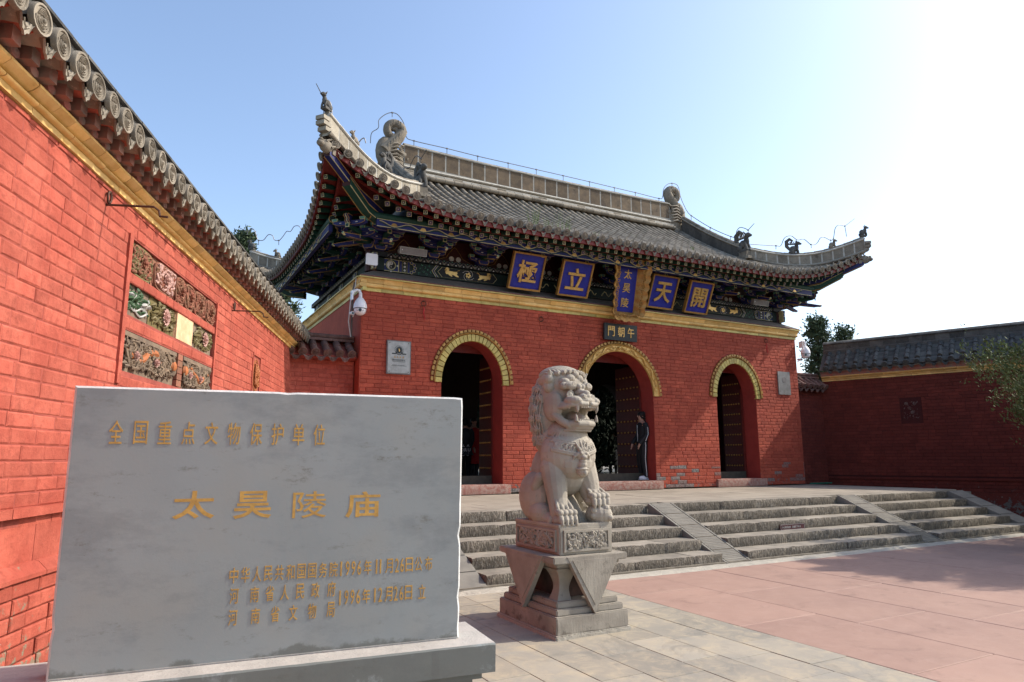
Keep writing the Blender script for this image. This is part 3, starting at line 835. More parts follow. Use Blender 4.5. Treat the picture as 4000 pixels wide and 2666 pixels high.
def rpanel(mb, w, h):
    fr(mb, w, h, 0, .03, .02); mb.box((0, .05, 0), (w*.98, .02, h*.98), 0)
    relief_blobs(mb, w*.8, h*.8, 9, 'leaf', 1, y=.03, dens=1.5, depth=.04)
    for q in range(4): flower(mb, (-.2+.13*q)*w, (.25-.17*(q % 3))*h, .05, .01, 1, 8)
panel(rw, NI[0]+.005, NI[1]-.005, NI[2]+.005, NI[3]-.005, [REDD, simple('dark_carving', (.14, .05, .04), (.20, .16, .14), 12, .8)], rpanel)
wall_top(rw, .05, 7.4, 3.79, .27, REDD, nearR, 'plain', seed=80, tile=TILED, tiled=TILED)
mb = MB(); mb.box((9.3, .2, 4.2), (3.9, .5, 1.0)); mb.build('roof_block', TILED, rw)

# ---- short linking walls beside the gate with little tiled copings
def link_wall(x0, x1, lab, mat, mort, tile, seed):
    t = thing('linking_wall', lab, 'wall', (0, .35, 0))
    near = Matrix.Translation((0, .35, 0)).inverted() @ CAM
    brick_field(t, mat, x0, x1, .75, 3.50, 0, lambda z: [], near, seed=seed, cap=260, proud=.009)
    mb = MB(); mb.box(((x0+x1)/2, .2, 2.1), (x1-x0, .4, 2.8)); mb.build('masonry', mort, t)
    ze, ye = 3.60, -.26; an = .62; L = .24; sp = (x1-x0)/round((x1-x0)/.245)
    mb = MB(); mb.profx([(.2, 3.50), (-.06, 3.50), (-.2, 3.535), (-.2, 3.555), (.3, 3.93), (.3, 3.5)], x0, x1); mb.build('tile_bed', mort, t)
    et = eave_tile_mesh(tile, L, .075, rd=.088); bt, _ = barrel_mesh(tile, L, .075); dr = drip_mesh(tile, sp*.9)
    n = round((x1-x0)/sp)
    for i in range(n):
        xx = x0+sp*(i+.5)
        ob('eave_tile', et, t, loc=(xx, ye+R.uniform(-.008, .008), ze), rot=(an, R.uniform(-.06, .06), R.uniform(-.04, .04)))
        ob('roof_tile', bt, t, loc=(xx, ye+L*cos(an)*.97, ze+L*sin(an)*.97), rot=(an, 0, R.uniform(-.04, .04)))
        if i < n-1: ob('drip_tile', dr, t, loc=(xx+sp/2, ye+.03, ze-.05), rot=(an*.6, 0, 0))
    cornice_course(t, tile, rect(.05, .5, 3.90, 3.95), x0, x1, (.4, .6), seed+2, 'ridge_course')
    cornice_course(t, tile, roll(.12, 4.0, .06, .05, .5), x0, x1, (.26, .34), seed+3, 'ridge_cap')
    return t
link_wall(-7.95, -6.50, 'short shaded red wall with five round eave tiles between left wall and gate', RED, MORT, TILER, 90)
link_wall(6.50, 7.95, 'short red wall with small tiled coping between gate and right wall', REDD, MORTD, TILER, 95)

# ============================================================ GATE BUILDING
gate = thing('gate_building', 'red brick gate hall with three arched doorways and upturned grey tiled roof', 'gate hall', (0, 0, 0))
HW = 6.47; D = 6.3; ZT = .96
ARCH = [(-3.97, .735, 3.135, .925), (0, 1.06, 3.05, 1.065), (3.97, .735, 3.135, .925)]   # x, half width, spring, rise
RO = .262
def blkG(z):
    o = []
    for xc, w, zs, rise in ARCH:
        if z < zs: o.append((xc-w, xc+w))
        elif z < zs+rise+RO:
            q = (z-zs)/(rise+RO); o.append((xc-(w+RO)*math.sqrt(1-q*q), xc+(w+RO)*math.sqrt(1-q*q)))
    return o
brick_field(gate, REDG, -HW, HW, .78, 4.93, 0, blkG, CAM, seed=51, bh=.0905, bl=.29, proud=.008, gap=.006, cap=300, jit=.003)
# masonry mass with arched openings (front and back wall), strip by strip
def arch_wall(y0, y1, name, mat):
    mb = MB(); xs = [-HW]
    for xc, w, zs, rise in ARCH: xs += [xc-w, xc+w]
    xs.append(HW)
    for i in range(0, len(xs), 2): mb.box(((xs[i]+xs[i+1])/2, (y0+y1)/2, 2.9), (xs[i+1]-xs[i], y1-y0, 4.1))
    for xc, w, zs, rise in ARCH:
        n = 24
        for i in range(n):
            a0, a1 = pi-pi*i/n, pi-pi*(i+1)/n
            p = [(xc+w*cos(a0), zs+rise*sin(a0)), (xc+w*cos(a1), zs+rise*sin(a1))]
            mb.add([(p[0][0], y0, p[0][1]), (p[1][0], y0, p[1][1]), (p[1][0], y0, 4.95), (p[0][0], y0, 4.95),
                    (p[0][0], y1, p[0][1]), (p[1][0], y1, p[1][1]), (p[1][0], y1, 4.95), (p[0][0], y1, 4.95)],
                   [(0, 1, 2, 3), (5, 4, 7, 6), (4, 5, 1, 0)])
    return mb.build(name, mat, gate)
arch_wall(.004, .46, 'front_wall', simple('red_plaster_jamb', (.30, .042, .032), (.24, .034, .026), 5, .7, .3, 60, rv=0))
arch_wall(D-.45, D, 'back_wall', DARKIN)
for s in (-1, 1): mb = MB(); mb.box((s*(HW-.2), D/2, 2.9), (.38, D-.95, 4.1)); mb.build('side_wall', MORTD, gate)
nearS = CAM.copy()
for s, cap in ((-1, 60), (1, 10)):
    # side faces seen edge on
    mb = MB(); mb.box((s*(HW+.002), D/2, 2.9), (.02, D, 4.06)); mb.build('side_face', REDG if s > 0 else REDG, gate)
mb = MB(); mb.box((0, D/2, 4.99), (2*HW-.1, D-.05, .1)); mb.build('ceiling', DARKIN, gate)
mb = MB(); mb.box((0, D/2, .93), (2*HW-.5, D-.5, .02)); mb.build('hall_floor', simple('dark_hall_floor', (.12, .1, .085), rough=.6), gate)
# plinth stones under the doors, eroded red foot
for i, (xc, w, zs, rise) in enumerate(ARCH):
    me = step_stone(2*w+.34, .5, .2, 300+i); me.materials.clear(); me.materials.append(simple('red_washed_threshold_%d' % i, (.30, .12, .09), (.38, .27, .22), 14, .85, .8, 30, .02) if i == 0 else bpy.data.materials['red_washed_threshold_0'])
    ob('threshold_stone', me, gate, loc=(xc, -.085, .765))
    mb = MB(); mb.box((xc, .52, 1.045), (2*w+.3, .07, .19)); mb.build('door_sill', SILL, gate)
    # inner timber frame: lintel board, posts
    mb = MB(); zl = zs+rise*.80
    mb.box((xc, .50, zl+.25), (2*w+.1, .06, .5)); mb.build('lintel_board', REDP, gate)
    mb = MB()
    for sx in (-1, 1): mb.box((xc+sx*(w+.06), .50, 2.2), (.16, .07, 2.5))
    mb.build('door_frame', REDP, gate)
    # two leaves folded inwards
    lw_ = w*.98
    for sx in (-1, 1):
        X = xc+sx*(w+.10); Y0 = .60
        zb, zt = 1.0, zs+rise*.82
        mb = MB(); mb.box((X, Y0+lw_/2, (zb+zt)/2), (.07, lw_, zt-zb))
        dl = mb.build('door_leaf', DOORM, gate)
        rows = 9; st = MB(); Mx = RY(-sx*pi/2)
        me = MB().lathe([(.024, 0), (.024, .012), (.015, .03), (.002, .036)], 7, 0).mesh('door_stud', [GOLD], 60)
        if sx > 0:
            for k in range(rows):
                z = 1.30+k*.287*(zt-1.25)/(2.62)
                for j in range(7):
                    ob('door_stud', me, dl, loc=(X-.036*sx, Y0+.08+j*(lw_-.16)/6, z), rot=(0, -sx*pi/2, 0))
# arch rings
def arc_block(xc, zs, w, rise, r0, r1, a0, a1, y0, y1, n=2, bev=.01):
    """block of a ring between offsets r0..r1 from the intrados"""
    mb = MB(); F = []; B = []
    pts = []
    for (rr, seq) in ((r0, range(n+1)), (r1, range(n, -1, -1))):
        for i in seq:
            a = a0+(a1-a0)*i/n; pts.append((xc+(w+rr)*cos(a), zs+(rise+rr)*sin(a)))
    cx = sum(p[0] for p in pts)/len(pts); cz = sum(p[1] for p in pts)/len(pts)
    k = len(pts); front = [(cx+(p[0]-cx)*(1-bev*9), y0, cz+(p[1]-cz)*(1-bev*9)) for p in pts]
    mid = [(p[0], y0+.012, p[1]) for p in pts]; back = [(p[0], y1, p[1]) for p in pts]
    mb.add(front+mid+back, [tuple(range(k))]+[(i+k, (i+1) % k+k, (i+1) % k, i) for i in range(k)]+[(i+2*k, (i+1) % k+2*k, (i+1) % k+k, i+k) for i in range(k)])
    return mb
for ai, (xc, w, zs, rise) in enumerate(ARCH):
    n = 27 if ai != 1 else 1
    mat = YELS if ai != 1 else GOLDL
    if ai != 1:
        for i in range(n):
            a0 = -.02+(pi+.04)*i/n+.006; a1 = -.02+(pi+.04)*(i+1)/n-.006
            mb = arc_block(xc, zs, w, rise, 0, .155, a0, a1, -.035+R.uniform(-.004, .004), .05)
            mb.build('arch_brick', mat, gate)
    else:
        # carved gilt band: backing with scrolling dragon relief
        mb = MB(); k = 48
        rows = []
        for (off, y) in ((0, .05), (0, -.045), (.015, -.055), (.03, -.035), (.14, -.035), (.155, -.055), (.165, -.045), (.165, .05)):
            rows.append([(xc+(w+off)*cos(pi*i/k), y, zs+(rise+off)*sin(pi*i/k)) for i in range(k+1)])
        mb.grid(rows)
        for s in (0, k): mb.add([rows[q][s] for q in range(8)], [tuple(range(8))])
        rr = random.Random(8)
        for half in (0, 1):
            pts = []; rs = []
            for t in range(34):
                u = t/33; a = (.06+u*.42)*pi; a = a if half == 0 else pi-a
                o = .088+.042*sin(u*26)
                pts.append((xc+(w+o)*cos(a), -.052-.008*cos(u*26), zs+(rise+o)*sin(a))); rs.append(.012+.010*sin(pi*u))
            mb.tube(pts, rs, 6)
        for q in range(150):
            a = rr.uniform(.03, .97)*pi; o = rr.uniform(.04, .13); b = rr.uniform(0, 6); rad_ = rr.uniform(.012, .03)
            c = Vector((xc+(w+o)*cos(a), -.045, zs+(rise+o)*sin(a)))
            mb.tube([c+Vector((rad_*cos(b+t), -.012*sin(t), rad_*sin(b+t))) for t in range(4)], [.008, .009, .007, .003], 4)
        mb.ell((xc, -.07, zs+rise+.085), (.035, .03, .045), 8)
        mb.build('gilt_arch_band', GOLDL, gate, 50)
    # fine roll then outer knobbly course
    mb = MB(); k = 40; mb.tube([(xc+(w+.178)*cos(pi*i/k), -.045, zs+(rise+.178)*sin(pi*i/k)) for i in range(k+1)], .018, 6)
    mb.build('arch_roll', GOLD, gate, 60)
    n = 31 if ai != 1 else 39
    for i in range(n):
        a0 = pi*i/n+.01; a1 = pi*(i+1)/n-.01
        arc_block(xc, zs, w, rise, .20, RO-.004, a0, a1, -.042+R.uniform(-.006, .006), .05, 2, .012).build('arch_knob', GOLD, gate)

# ---- cornice of gate
zc = 4.925
cornice_course(gate, YELS, rect(-.03, .05, zc, zc+.07), -HW-.03, HW+.03, (.38, .5), 60)
cornice_course(gate, YEL, roll(-.05, zc+.115, .045, .042, .05), -HW-.05, HW+.05, (.38, .52), 61)
cornice_course(gate, YEL, [(.05, zc+.162), (-.06, zc+.162), (-.075, zc+.20), (-.12, zc+.245), (.05, zc+.245)], -HW-.09, HW+.09, (.38, .52), 62)
cornice_course(gate, YELS, rect(-.15, .05, zc+.25, zc+.275), -HW-.12, HW+.12, (.27, .33), 63)
cornice_course(gate, simple('red_brown_tile_edge', (.16, .045, .035), (.2, .1, .08), 9), rect(-.135, .0, zc+.28, zc+.305), -HW-.10, HW+.10, (.2, .28), 64)
for s in (-1, 1):
    Mz = basis((s*HW, D/2 if True else 0, 0), (0, -s*-1, 0) if False else (0, s, 0), (-s, 0, 0), (0, 0, 1))
    # local x runs along +-y, local -y points outward
    for prof, mt, sd_ in ((rect(-.03, .05, zc, zc+.07), YELS, 1), (roll(-.05, zc+.115, .045, .042, .05), YEL, 2), ([(.05, zc+.162), (-.06, zc+.162), (-.075, zc+.20), (-.12, zc+.245), (.05, zc+.245)], YEL, 3), (rect(-.15, .05, zc+.25, zc+.275), YELS, 4)):
        cornice_course(gate, mt, prof, -D/2-.02, D/2+.1, (.4, .5), 64+sd_, M=Mz)
mb = MB()
a, b = HW+.10, HW-.32
mb.add([(-a, -.13, 5.232), (a, -.13, 5.232), (b, .30, 5.47), (-b, .30, 5.47), (-a, D+.13, 5.232), (a, D+.13, 5.232), (b, D-.3, 5.47), (-b, D-.3, 5.47)],
       [(0, 1, 2, 3), (5, 4, 7, 6), (4, 0, 3, 7), (1, 5, 6, 2)])
mb.build('cement_coping', BROWN, gate)

# ---- painted timber frame under the eaves
BX = HW-.28    # end of beams
YB = .30       # face of main beam
def side_M(s):
    """frame for the side faces: local x along, local -y outward, origin so that facade coordinates map to the side"""
    return basis((s*HW, D/2, 0), (0, s, 0), (-s, 0, 0), (0, 0, 1))
frames = [(Matrix.Identity(4), BX), (side_M(-1) @ T(0, 0, 0), D/2-.28), (side_M(1), D/2-.28)]
def outline(mb, poly, y, t, mi_in, mi_out, M=None, th=.006):
    """painted field with gold border: outer prism then inset inner prism slightly proud"""
    cx = sum(p[0] for p in poly)/len(poly); cz = sum(p[1] for p in poly)/len(poly)
    mb.prism(poly, y-th, y, mi_out, M)
    inn = []
    for p in poly:
        dx, dz = p[0]-cx, p[1]-cz; l = math.hypot(dx, dz) or 1
        inn.append((cx+dx*(1-t/l*1.2), cz+dz*(1-t/l*1.2)))
    mb.prism(inn, y-th-.003, y-th+.001, mi_in, M)
PM = [DGREEN, BLUE, GREEN, LINE, PALE, WHITE, BLACK, TEAL, MAROON, GOLDL]
def rectp(cx, cz, w, h): return [(cx-w/2, cz-h/2), (cx+w/2, cz-h/2), (cx+w/2, cz+h/2), (cx-w/2, cz+h/2)]
def circ(cx, cz, r, n=20, a0=0, a1=2*pi, rz=None): return [(cx+r*cos(a0+(a1-a0)*i/n), cz+(rz or r)*sin(a0+(a1-a0)*i/n)) for i in range(n if abs(a1-a0) > 6.28 else n+1)]
def ring(mb, cx, cz, r0, r1, y, mi, n=24, th=.005, M=None):
    for i in range(n):
        a, b = 2*pi*i/n, 2*pi*(i+1)/n
        mb.prism([(cx+r0*cos(a), cz+r0*sin(a)), (cx+r1*cos(a), cz+r1*sin(a)), (cx+r1*cos(b), cz+r1*sin(b)), (cx+r0*cos(b), cz+r0*sin(b))], y-th, y, mi, M)
def flat_beast(mb, cx, cz, s, d, y, M=None):
    """a running beast silhouette painted in gold"""
    body = [(-.5, .05), (-.42, -.12), (-.3, -.10), (-.2, -.20), (-.05, -.28), (0, -.22), (-.08, -.12), (.1, -.14), (.25, -.24), (.42, -.26), (.4, -.18), (.28, -.08), (.34, .04), (.30, .16), (.1, .14), (-.2, .16), (-.4, .18)]
    poly = [(cx+d*x*s, cz+z*s*.8) for x, z in body]
    if d < 0: poly.reverse()
    mb.prism(poly, y-.005, y, 9, M)
    for (x, z, r) in ((-.36, .26, .13), (-.46, .22, .07), (-.28, .36, .04)): mb.prism(circ(cx+d*x*s, cz+z*s*.8, r*s, 10), y-.007, y-.001, 9, M)
    mb.tube([(cx+d*(.3+.05*t)*s, y-.004, cz+(.12+.07*t*(1.2-.2*t))*s) for t in range(5)], .012*s*2, 4, 9, M)
def medal(mb, x, z, M=None, yb=YB):
    outline(mb, rectp(x, z, .36, .27), yb, .018, 1, 4, M)
    y = yb-.010
    ring(mb, x, z, .092, .106, y, 4, M=M); ring(mb, x, z, .112, .126, y, 2, M=M)
    mb.prism(circ(x, z, .086), y-.004, y, 5, M)
    # yin-yang
    dark = circ(x, z, .084, 14, -pi/2, pi/2)+circ(x, z+.042, .042, 8, pi/2, 3*pi/2)[1:]
    dark = [(x+.084*sin(pi*i/14), z-.084*cos(pi*i/14)) for i in range(15)]+[(x-.042*sin(pi*i/8), z+.042+.042*cos(pi*i/8)) for i in range(1, 8)]
    mb.prism(dark, y-.008, y-.003, 6, M)
    mb.prism(circ(x, z-.042, .042, 12), y-.010, y-.003, 6, M)
    mb.prism(circ(x, z+.042, .0415, 12), y-.011, y-.003, 5, M)
    mb.prism(circ(x, z+.042, .012, 8), y-.014, y-.01, 6, M); mb.prism(circ(x, z-.042, .012, 8), y-.014, y-.009, 5, M)
    for q in range(4):
        a = q*pi/2; mb.prism(circ(x+.145*cos(a), z+.145*sin(a)*.9, .022, 8), y-.005, y, 5, M)
def bay_paint(mb, x0, x1, M=None, yb=YB):
    """one painted bay of the main beam between x0 and x1"""
    z = 5.63; h = .27; d = 1 if x1 > x0 else -1
    X = lambda q: x0+d*q
    L = abs(x1-x0)
    def vb(q, w, mi, b=4): outline(mb, rectp(X(q), z, w, h), yb, .010, mi, b, M)
    vb(.06, .10, 0); vb(.15, .05, 1); 
    for k in range(3): mb.prism(circ(X(.06), z-.08+.08*k, .026, 8), yb-.014, yb-.008, 5, M)
    medal(mb, X(.38), z, M, yb)
    vb(.60, .05, 1); vb(.69, .10, 0); vb(.78, .05, 1)
    for k in range(3): mb.prism(circ(X(.69), z-.08+.08*k, .026, 8), yb-.014, yb-.008, 5, M)
    for k in range(5):     # blossoms
        a = rad(-80+40*k)
        mb.prism(circ(X(.83)+d*.10*cos(a), z+.11*sin(a), .036, 10), yb-.010, yb, 4, M); mb.prism(circ(X(.83)+d*.10*cos(a), z+.11*sin(a), .027, 10), yb-.013, yb-.009, 1, M)
    for k in range(9):
        mb.tube([(X(1.02+.035*k)+.02*cos(t*1.5+k), yb-.008, z-.1+.05*((k*7) % 5)+.025*sin(t*1.5+k)) for t in range(4)], .007, 4, 7, M)
    # chevron bands
    for w_, mi in ((.0, 4), (.014, 1), (.05, 4), (.062, 0)):
        q = 1.32+w_
        p = [(X(q), z), (X(q+.10), z+h/2), (X(q+.10+.05), z+h/2), (X(q+.05), z), (X(q+.15), z-h/2), (X(q+.10), z-h/2)]
        if d > 0: p.reverse()
        mb.prism(p, yb-.006-.001*w_*40, yb, mi, M)
    # black panel with gold beasts
    q0, q1 = 1.46, 2.95
    p = [(X(q0), z), (X(q0+.1), z-h*.42), (X(q1-.1), z-h*.42), (X(q1), z), (X(q1-.1), z+h*.42), (X(q0+.1), z+h*.42)]
    if d < 0: p.reverse()
    outline(mb, p, yb, .012, 6, 4, M)
    flat_beast(mb, X(1.82), z, .36, d, yb-.009, M); flat_beast(mb, X(2.60), z, .36, -d, yb-.009, M)
    for k in range(5): mb.prism(circ(X(2.21)+.042*cos(k*1.257), z+.042*sin(k*1.257), .026, 9), yb-.012, yb-.008, 9, M)
    for k in range(4): mb.tube([(X(2.21)+(.07+.02*t)*cos(k*1.57+.78+t*.5), yb-.01, z+(.07+.015*t)*sin(k*1.57+.78+t*.5)) for t in range(5)], .006, 4, 5, M)
for fi, (M, bx) in enumerate(frames):
    mb = MB()
    mb.box((0, YB+.12, 5.63), (2*bx, .22, .28), 0, M)         # main beam
    if fi == 0:
        bay_paint(mb, -bx+.02, 0, M); bay_paint(mb, bx-.02, 0, M)
        # middle bay: dragons between the plaques
        outline(mb, rectp(0, 5.63, 5.6, .25), YB, .012, 0, 4, M, .004)
        for q in range(12):
            xx = -2.6+q*.47; mb.tube([(xx+.045*t, YB-.012, 5.63+.06*sin(t*1.2+q)) for t in range(8)], .012, 4, 4, M)
    else:
        for q in range(5): medal(mb, -bx+.5+q*1.25, 5.63, M)
    mb.build('main_beam', PM, gate)
    mb = MB()
    mb.box((0, YB+.10, 5.83), (2*bx+.16, .32, .11), 6, M)     # plate beam with zigzag
    yb = YB-.06; n = int(2*bx/.19)
    for i in range(n):
        x0 = -bx+i*.19; x1 = x0+.19; 
        for off, mi, t in ((0, 4, .009), (.011, 1, .020), (.030, 4, .007)):
            za, zb_ = 5.785+off, 5.868+off
            if zb_+t > 5.885: zb_ = 5.885-t
            for (xa, z0, xb, z1) in ((x0, zb_, x0+.095, za), (x0+.095, za, x1, zb_)):
                mb.prism([(xa, z0), (xb, z1), (xb, z1+t), (xa, z0+t)], yb-.005, yb, mi, M)
        mb.prism(circ(x0, 5.80, .016, 8), yb-.006, yb, 5, M); mb.prism(circ(x0+.095, 5.872, .012, 8), yb-.007, yb-.001, 7, M)
    mb.build('plate_beam', PM, gate)
    # boards behind the brackets with pale rounds, eave beam and purlin
    mb = MB(); mb.box((0, YB+.14, 6.15), (2*bx, .04, .56), 8, M)
    nb_ = round(2*(bx-.1)/1.19)
    for i in range(nb_):
        xc = -bx+.1+(i+.5)*(2*(bx-.1)/nb_)
        og = [(-.42, 0), (.42, 0), (.36, .06), (.2, .12), (.12, .24), (.05, .33), (0, .37), (-.05, .33), (-.12, .24), (-.2, .12), (-.36, .06)]
        mb.prism([(xc+a*1.05, 5.895+b*1.05) for a, b in og], YB+.085, YB+.115, 3, M); mb.prism([(xc+a, 5.892+b) for a, b in og], YB+.075, YB+.09, 8, M)
        for q in (-.085, .085): mb.prism(circ(xc+q, 5.99, .06, 14), YB+.06, YB+.076, 5, M)
    mb.build('bracket_board', PM, gate)
    mb = MB()
    mb.box((0, -.70, 6.165), (2*bx+.5, .08, .15), 1, M)
    n = int((2*bx+.4)/.62)
    for i in range(n):
        x0 = -bx-.2+(i+.5)*.62
        for q in (.17, .14): ring(mb, x0, 6.10, q, q+.014, -.742, 4 if q > .15 else 3, 16, .005, M @ T(0, 0, 0)) if False else None
        pts = [(x0-.31+.062*t, -.746, 6.165+.045*cos(t*.628*1)) for t in range(11)]
        mb.tube(pts, .008, 4, 4, M); mb.tube([(p[0], p[1], p[2]-.03) for p in pts], .007, 4, 2, M)
        mb.prism(circ(x0, 6.13, .065, 12, 0, pi), -.75, -.742, 9 if i % 2 else 3, M)
    mb.box((0, -.742, 6.243), (2*bx+.5, .006, .012), 4, M); mb.box((0, -.742, 6.095), (2*bx+.5, .006, .012), 4, M)
    mb.build('eave_beam', PM, gate)
    mb = MB(); mb.tube([(-bx-.38, -.70, 6.31), (bx+.38, -.70, 6.31)], .075, 12, 2, M)
    for s in (-1, 1):
        for q, mi in ((.078, 3), (.065, 6)): mb.tube([(s*(bx+.375), -.70, 6.31), (s*(bx+.39+.004*(q < .07)), -.70, 6.31)], q, 14, mi, M)
        for k in range(6): mb.tube([(s*(bx+.385), -.70+.04*cos(k), 6.31+.04*sin(k)), (s*(bx+.40), -.70+.04*cos(k), 6.31+.04*sin(k))], .013, 6, 2, M)
    mb.build('eave_purlin', PM, gate)

def boat(w, h): return [(-w/2, h), (-w/2, h*.55), (-w*.40, h*.2), (-w*.26, 0), (w*.26, 0), (w*.40, h*.2), (w/2, h*.55), (w/2, h)]
def make_bracket():
    parts = []
    # bearing block: tapered, blue with gold edge
    mb = MB(); mb.box((0, 0, .045), (.20, .20, .09), 1, None, (1.3, 1.3)); outline(mb, [(-.13, .09), (-.13, .05), (-.10, 0), (.10, 0), (.13, .05), (.13, .09)], -.131, .016, 1, 3)
    parts.append(('bearing_block', mb))
    # cross arms at wall and one step out
    for (y, z, w) in ((.0, .085, .62), (-.33, .15, .66), (-.33, .235, .84), (-.66, .235, .72)):
        mb = MB(); p = [(a, z+b) for a, b in boat(w, .085)]
        mb.prism(p, y-.04, y+.04, 1); outline(mb, p, y-.04, .013, 1, 3)
        for s in (-1, 1):
            mb.prism([(s*w*.25+a*.5, z+.045+b*.25) for a, b in rectp(0, 0, .09, .07)], y-.055, y-.048, 5)
            zt = z+.085
            bl = [(s*(w/2-.05)+a, zt+b) for a, b in ((-.05, .0), (.05, .0), (.065, .035), (.065, .06), (-.065, .06), (-.065, .035))]
            mb.prism(bl, y-.05, y+.05, 7); outline(mb, bl, y-.05, .010, 7, 4)
        parts.append(('bracket_arm', mb))
    # outward arms (in the yz plane)
    for (y0, y1, z) in ((.2, -.42, .085), (.2, -.74, .175)):
        mb = MB(); prof = [(y0, z), (y1+.16, z), (y1+.05, z+.03), (y1, z+.06), (y1, z+.085), (y0, z+.085)]
        mb.profx(prof, -.038, .038, 2); mb.profx([(y1-.004, z+.0), (y1-.004, z+.085), (y1+.006, z+.085), (y1+.006, z+.0)], -.044, .044, 4)
        mb.profx([(y1-.007, z+.012), (y1-.007, z+.073), (y1+.006, z+.073), (y1+.006, z+.012)], -.032, .032, 2)
        parts.append(('projecting_arm', mb))
    # down-pointing beak
    mb = MB(); prof = [(-.2, .20), (-.2, .12), (-.52, .03), (-.72, -.02), (-.82, -.015), (-.845, .01), (-.80, .025), (-.55, .11)]
    mb.profx(prof, -.036, .036, 1)
    for s in (-1, 1):
        for (a, b) in ((0, 7), (1, 2), (2, 3), (6, 7), (5, 6)): mb.tube([(s*.037, *prof[a]), (s*.037, *prof[b])], .007, 4, 3)
    mb.tube([(0, -.80, .0), (0, -.85, .012)], [.036, .026], 8, 4); mb.tube([(0, -.85, .012), (0, -.856, .012)], .016, 8, 7)
    parts.append(('beak_arm', mb))
    # upright curved head carrying the eave beam
    mb = MB(); prof = [(-.66, .30), (-.70, .265), (-.74, .27), (-.76, .31), (-.75, .35), (-.80, .40), (-.78, .44), (-.66, .44)]
    mb.profx(prof, -.045, .045, 1)
    for s in (-1, 1): mb.tube([(s*.044, *p) for p in prof], .008, 4, 3)
    mb.tube([(0, p[0]-.004, p[1]) for p in prof[1:7]], .010, 4, 4)
    parts.append(('upright_head', mb))
    return parts
bp = [(n, mb.mesh(n, PM)) for n, mb in make_bracket()]
base_me = MB().box((0, .2, .1), (.1, .3, .1), 1).mesh('bracket_core', PM)
def place_bracket(M, beak=True):
    b = ob('bracket_set', base_me, gate); b.matrix_local = M
    for n, me in bp:
        if beak or n != 'beak_arm': ob(n, me, b)
for fi, (M, bx) in enumerate(frames):
    n = round(2*(bx-.1)/1.19)
    for i in range(n+1):
        xx = -bx+.1+i*(2*(bx-.1)/n)
        if fi > 0 and (i == 0 or i == n): continue
        place_bracket(M @ T(xx, YB-.06, 5.885), not (fi == 0 and abs(xx) < 3.0))
for s in (-1, 1):   # corner sets turned 45 degrees
    for q in (45,):
        place_bracket(T(s*(BX+.02), YB, 5.90) @ RZ(rad(s*q)) @ SC(1, 1.42, 1))
        place_bracket(T(s*(BX+.02), YB, 5.90) @ RZ(rad(s*90)))
# corner posts with scalloped blue end
for s in (-1, 1):
    mb = MB(); mb.tube([(s*(BX+.02), YB+.06, 5.44), (s*(BX+.02), YB+.06, 5.90)], .13, 12, 8)
    for z_, w_ in ((5.50, .07), (5.58, .095), (5.67, .075), (5.76, .10)):
        mb.box((s*(BX+.02), YB-.13, z_), (w_, .16, .085), 4); mb.box((s*(BX+.02), YB-.135, z_), (w_-.03, .165, .07), 1)
    mb.build('corner_post', PM, gate)

# ---- roof geometry
XC = 7.72
def lift(s): return .80*(max(0, 3.4-s)/3.3)**2.2
def y_eave(X): u = max(0, (abs(X)-3.2)/4.6); return -(1.25+.40*u*u)
def z_eave(X): return 6.44+lift(XC-abs(X))
def hprof(d): return .40*d+.042*d*d
def x_eave(y):
    u = max(0, (abs(y-D/2)-.4)/4.4); return 7.42+.38*u*u*.9
def z_eaveS(y): return 6.44+lift(D/2+1.65-abs(y-D/2))
GX, GY, = 5.10, .42
YR = D/2
def hip(t):
    """hip line from gable foot (t=0) to corner tip (t=1)"""
    return GX+(XC-GX)*t, GY+(-1.62-GY)*t
def zfront(X, y):
    d = y-y_eave(X); return z_eave(X)+hprof(d)-lift(XC-abs(X))*(1-math.exp(-d/1.3))*.85
def row_end(X):
    a = abs(X)
    if a <= GX+.12: return YR
    t = (a-GX)/(XC-GX); return GY+(-1.62-GY)*t+.02
mb = MB(); N = 64; KX = [-XC+2*XC*i/N for i in range(N+1)]
for rows, fl in ((0, False),):
    g = []
    for X in KX:
        ye = y_eave(X)+.03; y1 = max(ye+.05, row_end(X)); g.append([(X, ye+(y1-ye)*j/12, zfront(X, ye+(y1-ye)*j/12)-.05) for j in range(13)])
    mb.grid(g)
    mb.grid([[(p[0], D-p[1], p[2]) for p in row] for row in g], flip=True)
# sides
for s in (-1, 1):
    g = []
    for i in range(37):
        y = -1.62+(D+3.24)*i/36; a = abs(y-D/2); xe = x_eave(y)-.03
        yy = D/2-a
        xi = GX+.1 if yy > GY else GX+(yy-GY)/(-1.62-GY)*(XC-GX)
        xi = min(xi, xe-.04); row = []
        for j in range(9):
            x = xe+(xi-xe)*j/8; d = xe-x; row.append((s*x, y, z_eaveS(y)+hprof(d)-lift(D/2+1.65-a)*(1-math.exp(-d/1.3))*.85-.05))
        g.append(row)
    mb.grid(g, flip=(s < 0))
    gz = [(s*(GX+.0), GY, hprof(1.7)+6.35), (s*GX, D-GY, hprof(1.7)+6.35), (s*GX, D/2, 9.3)]
    mb.add([gz[0], gz[1], gz[2]], [(0, 1, 2)])
roof = mb.build('roof', TILED, gate, 60)
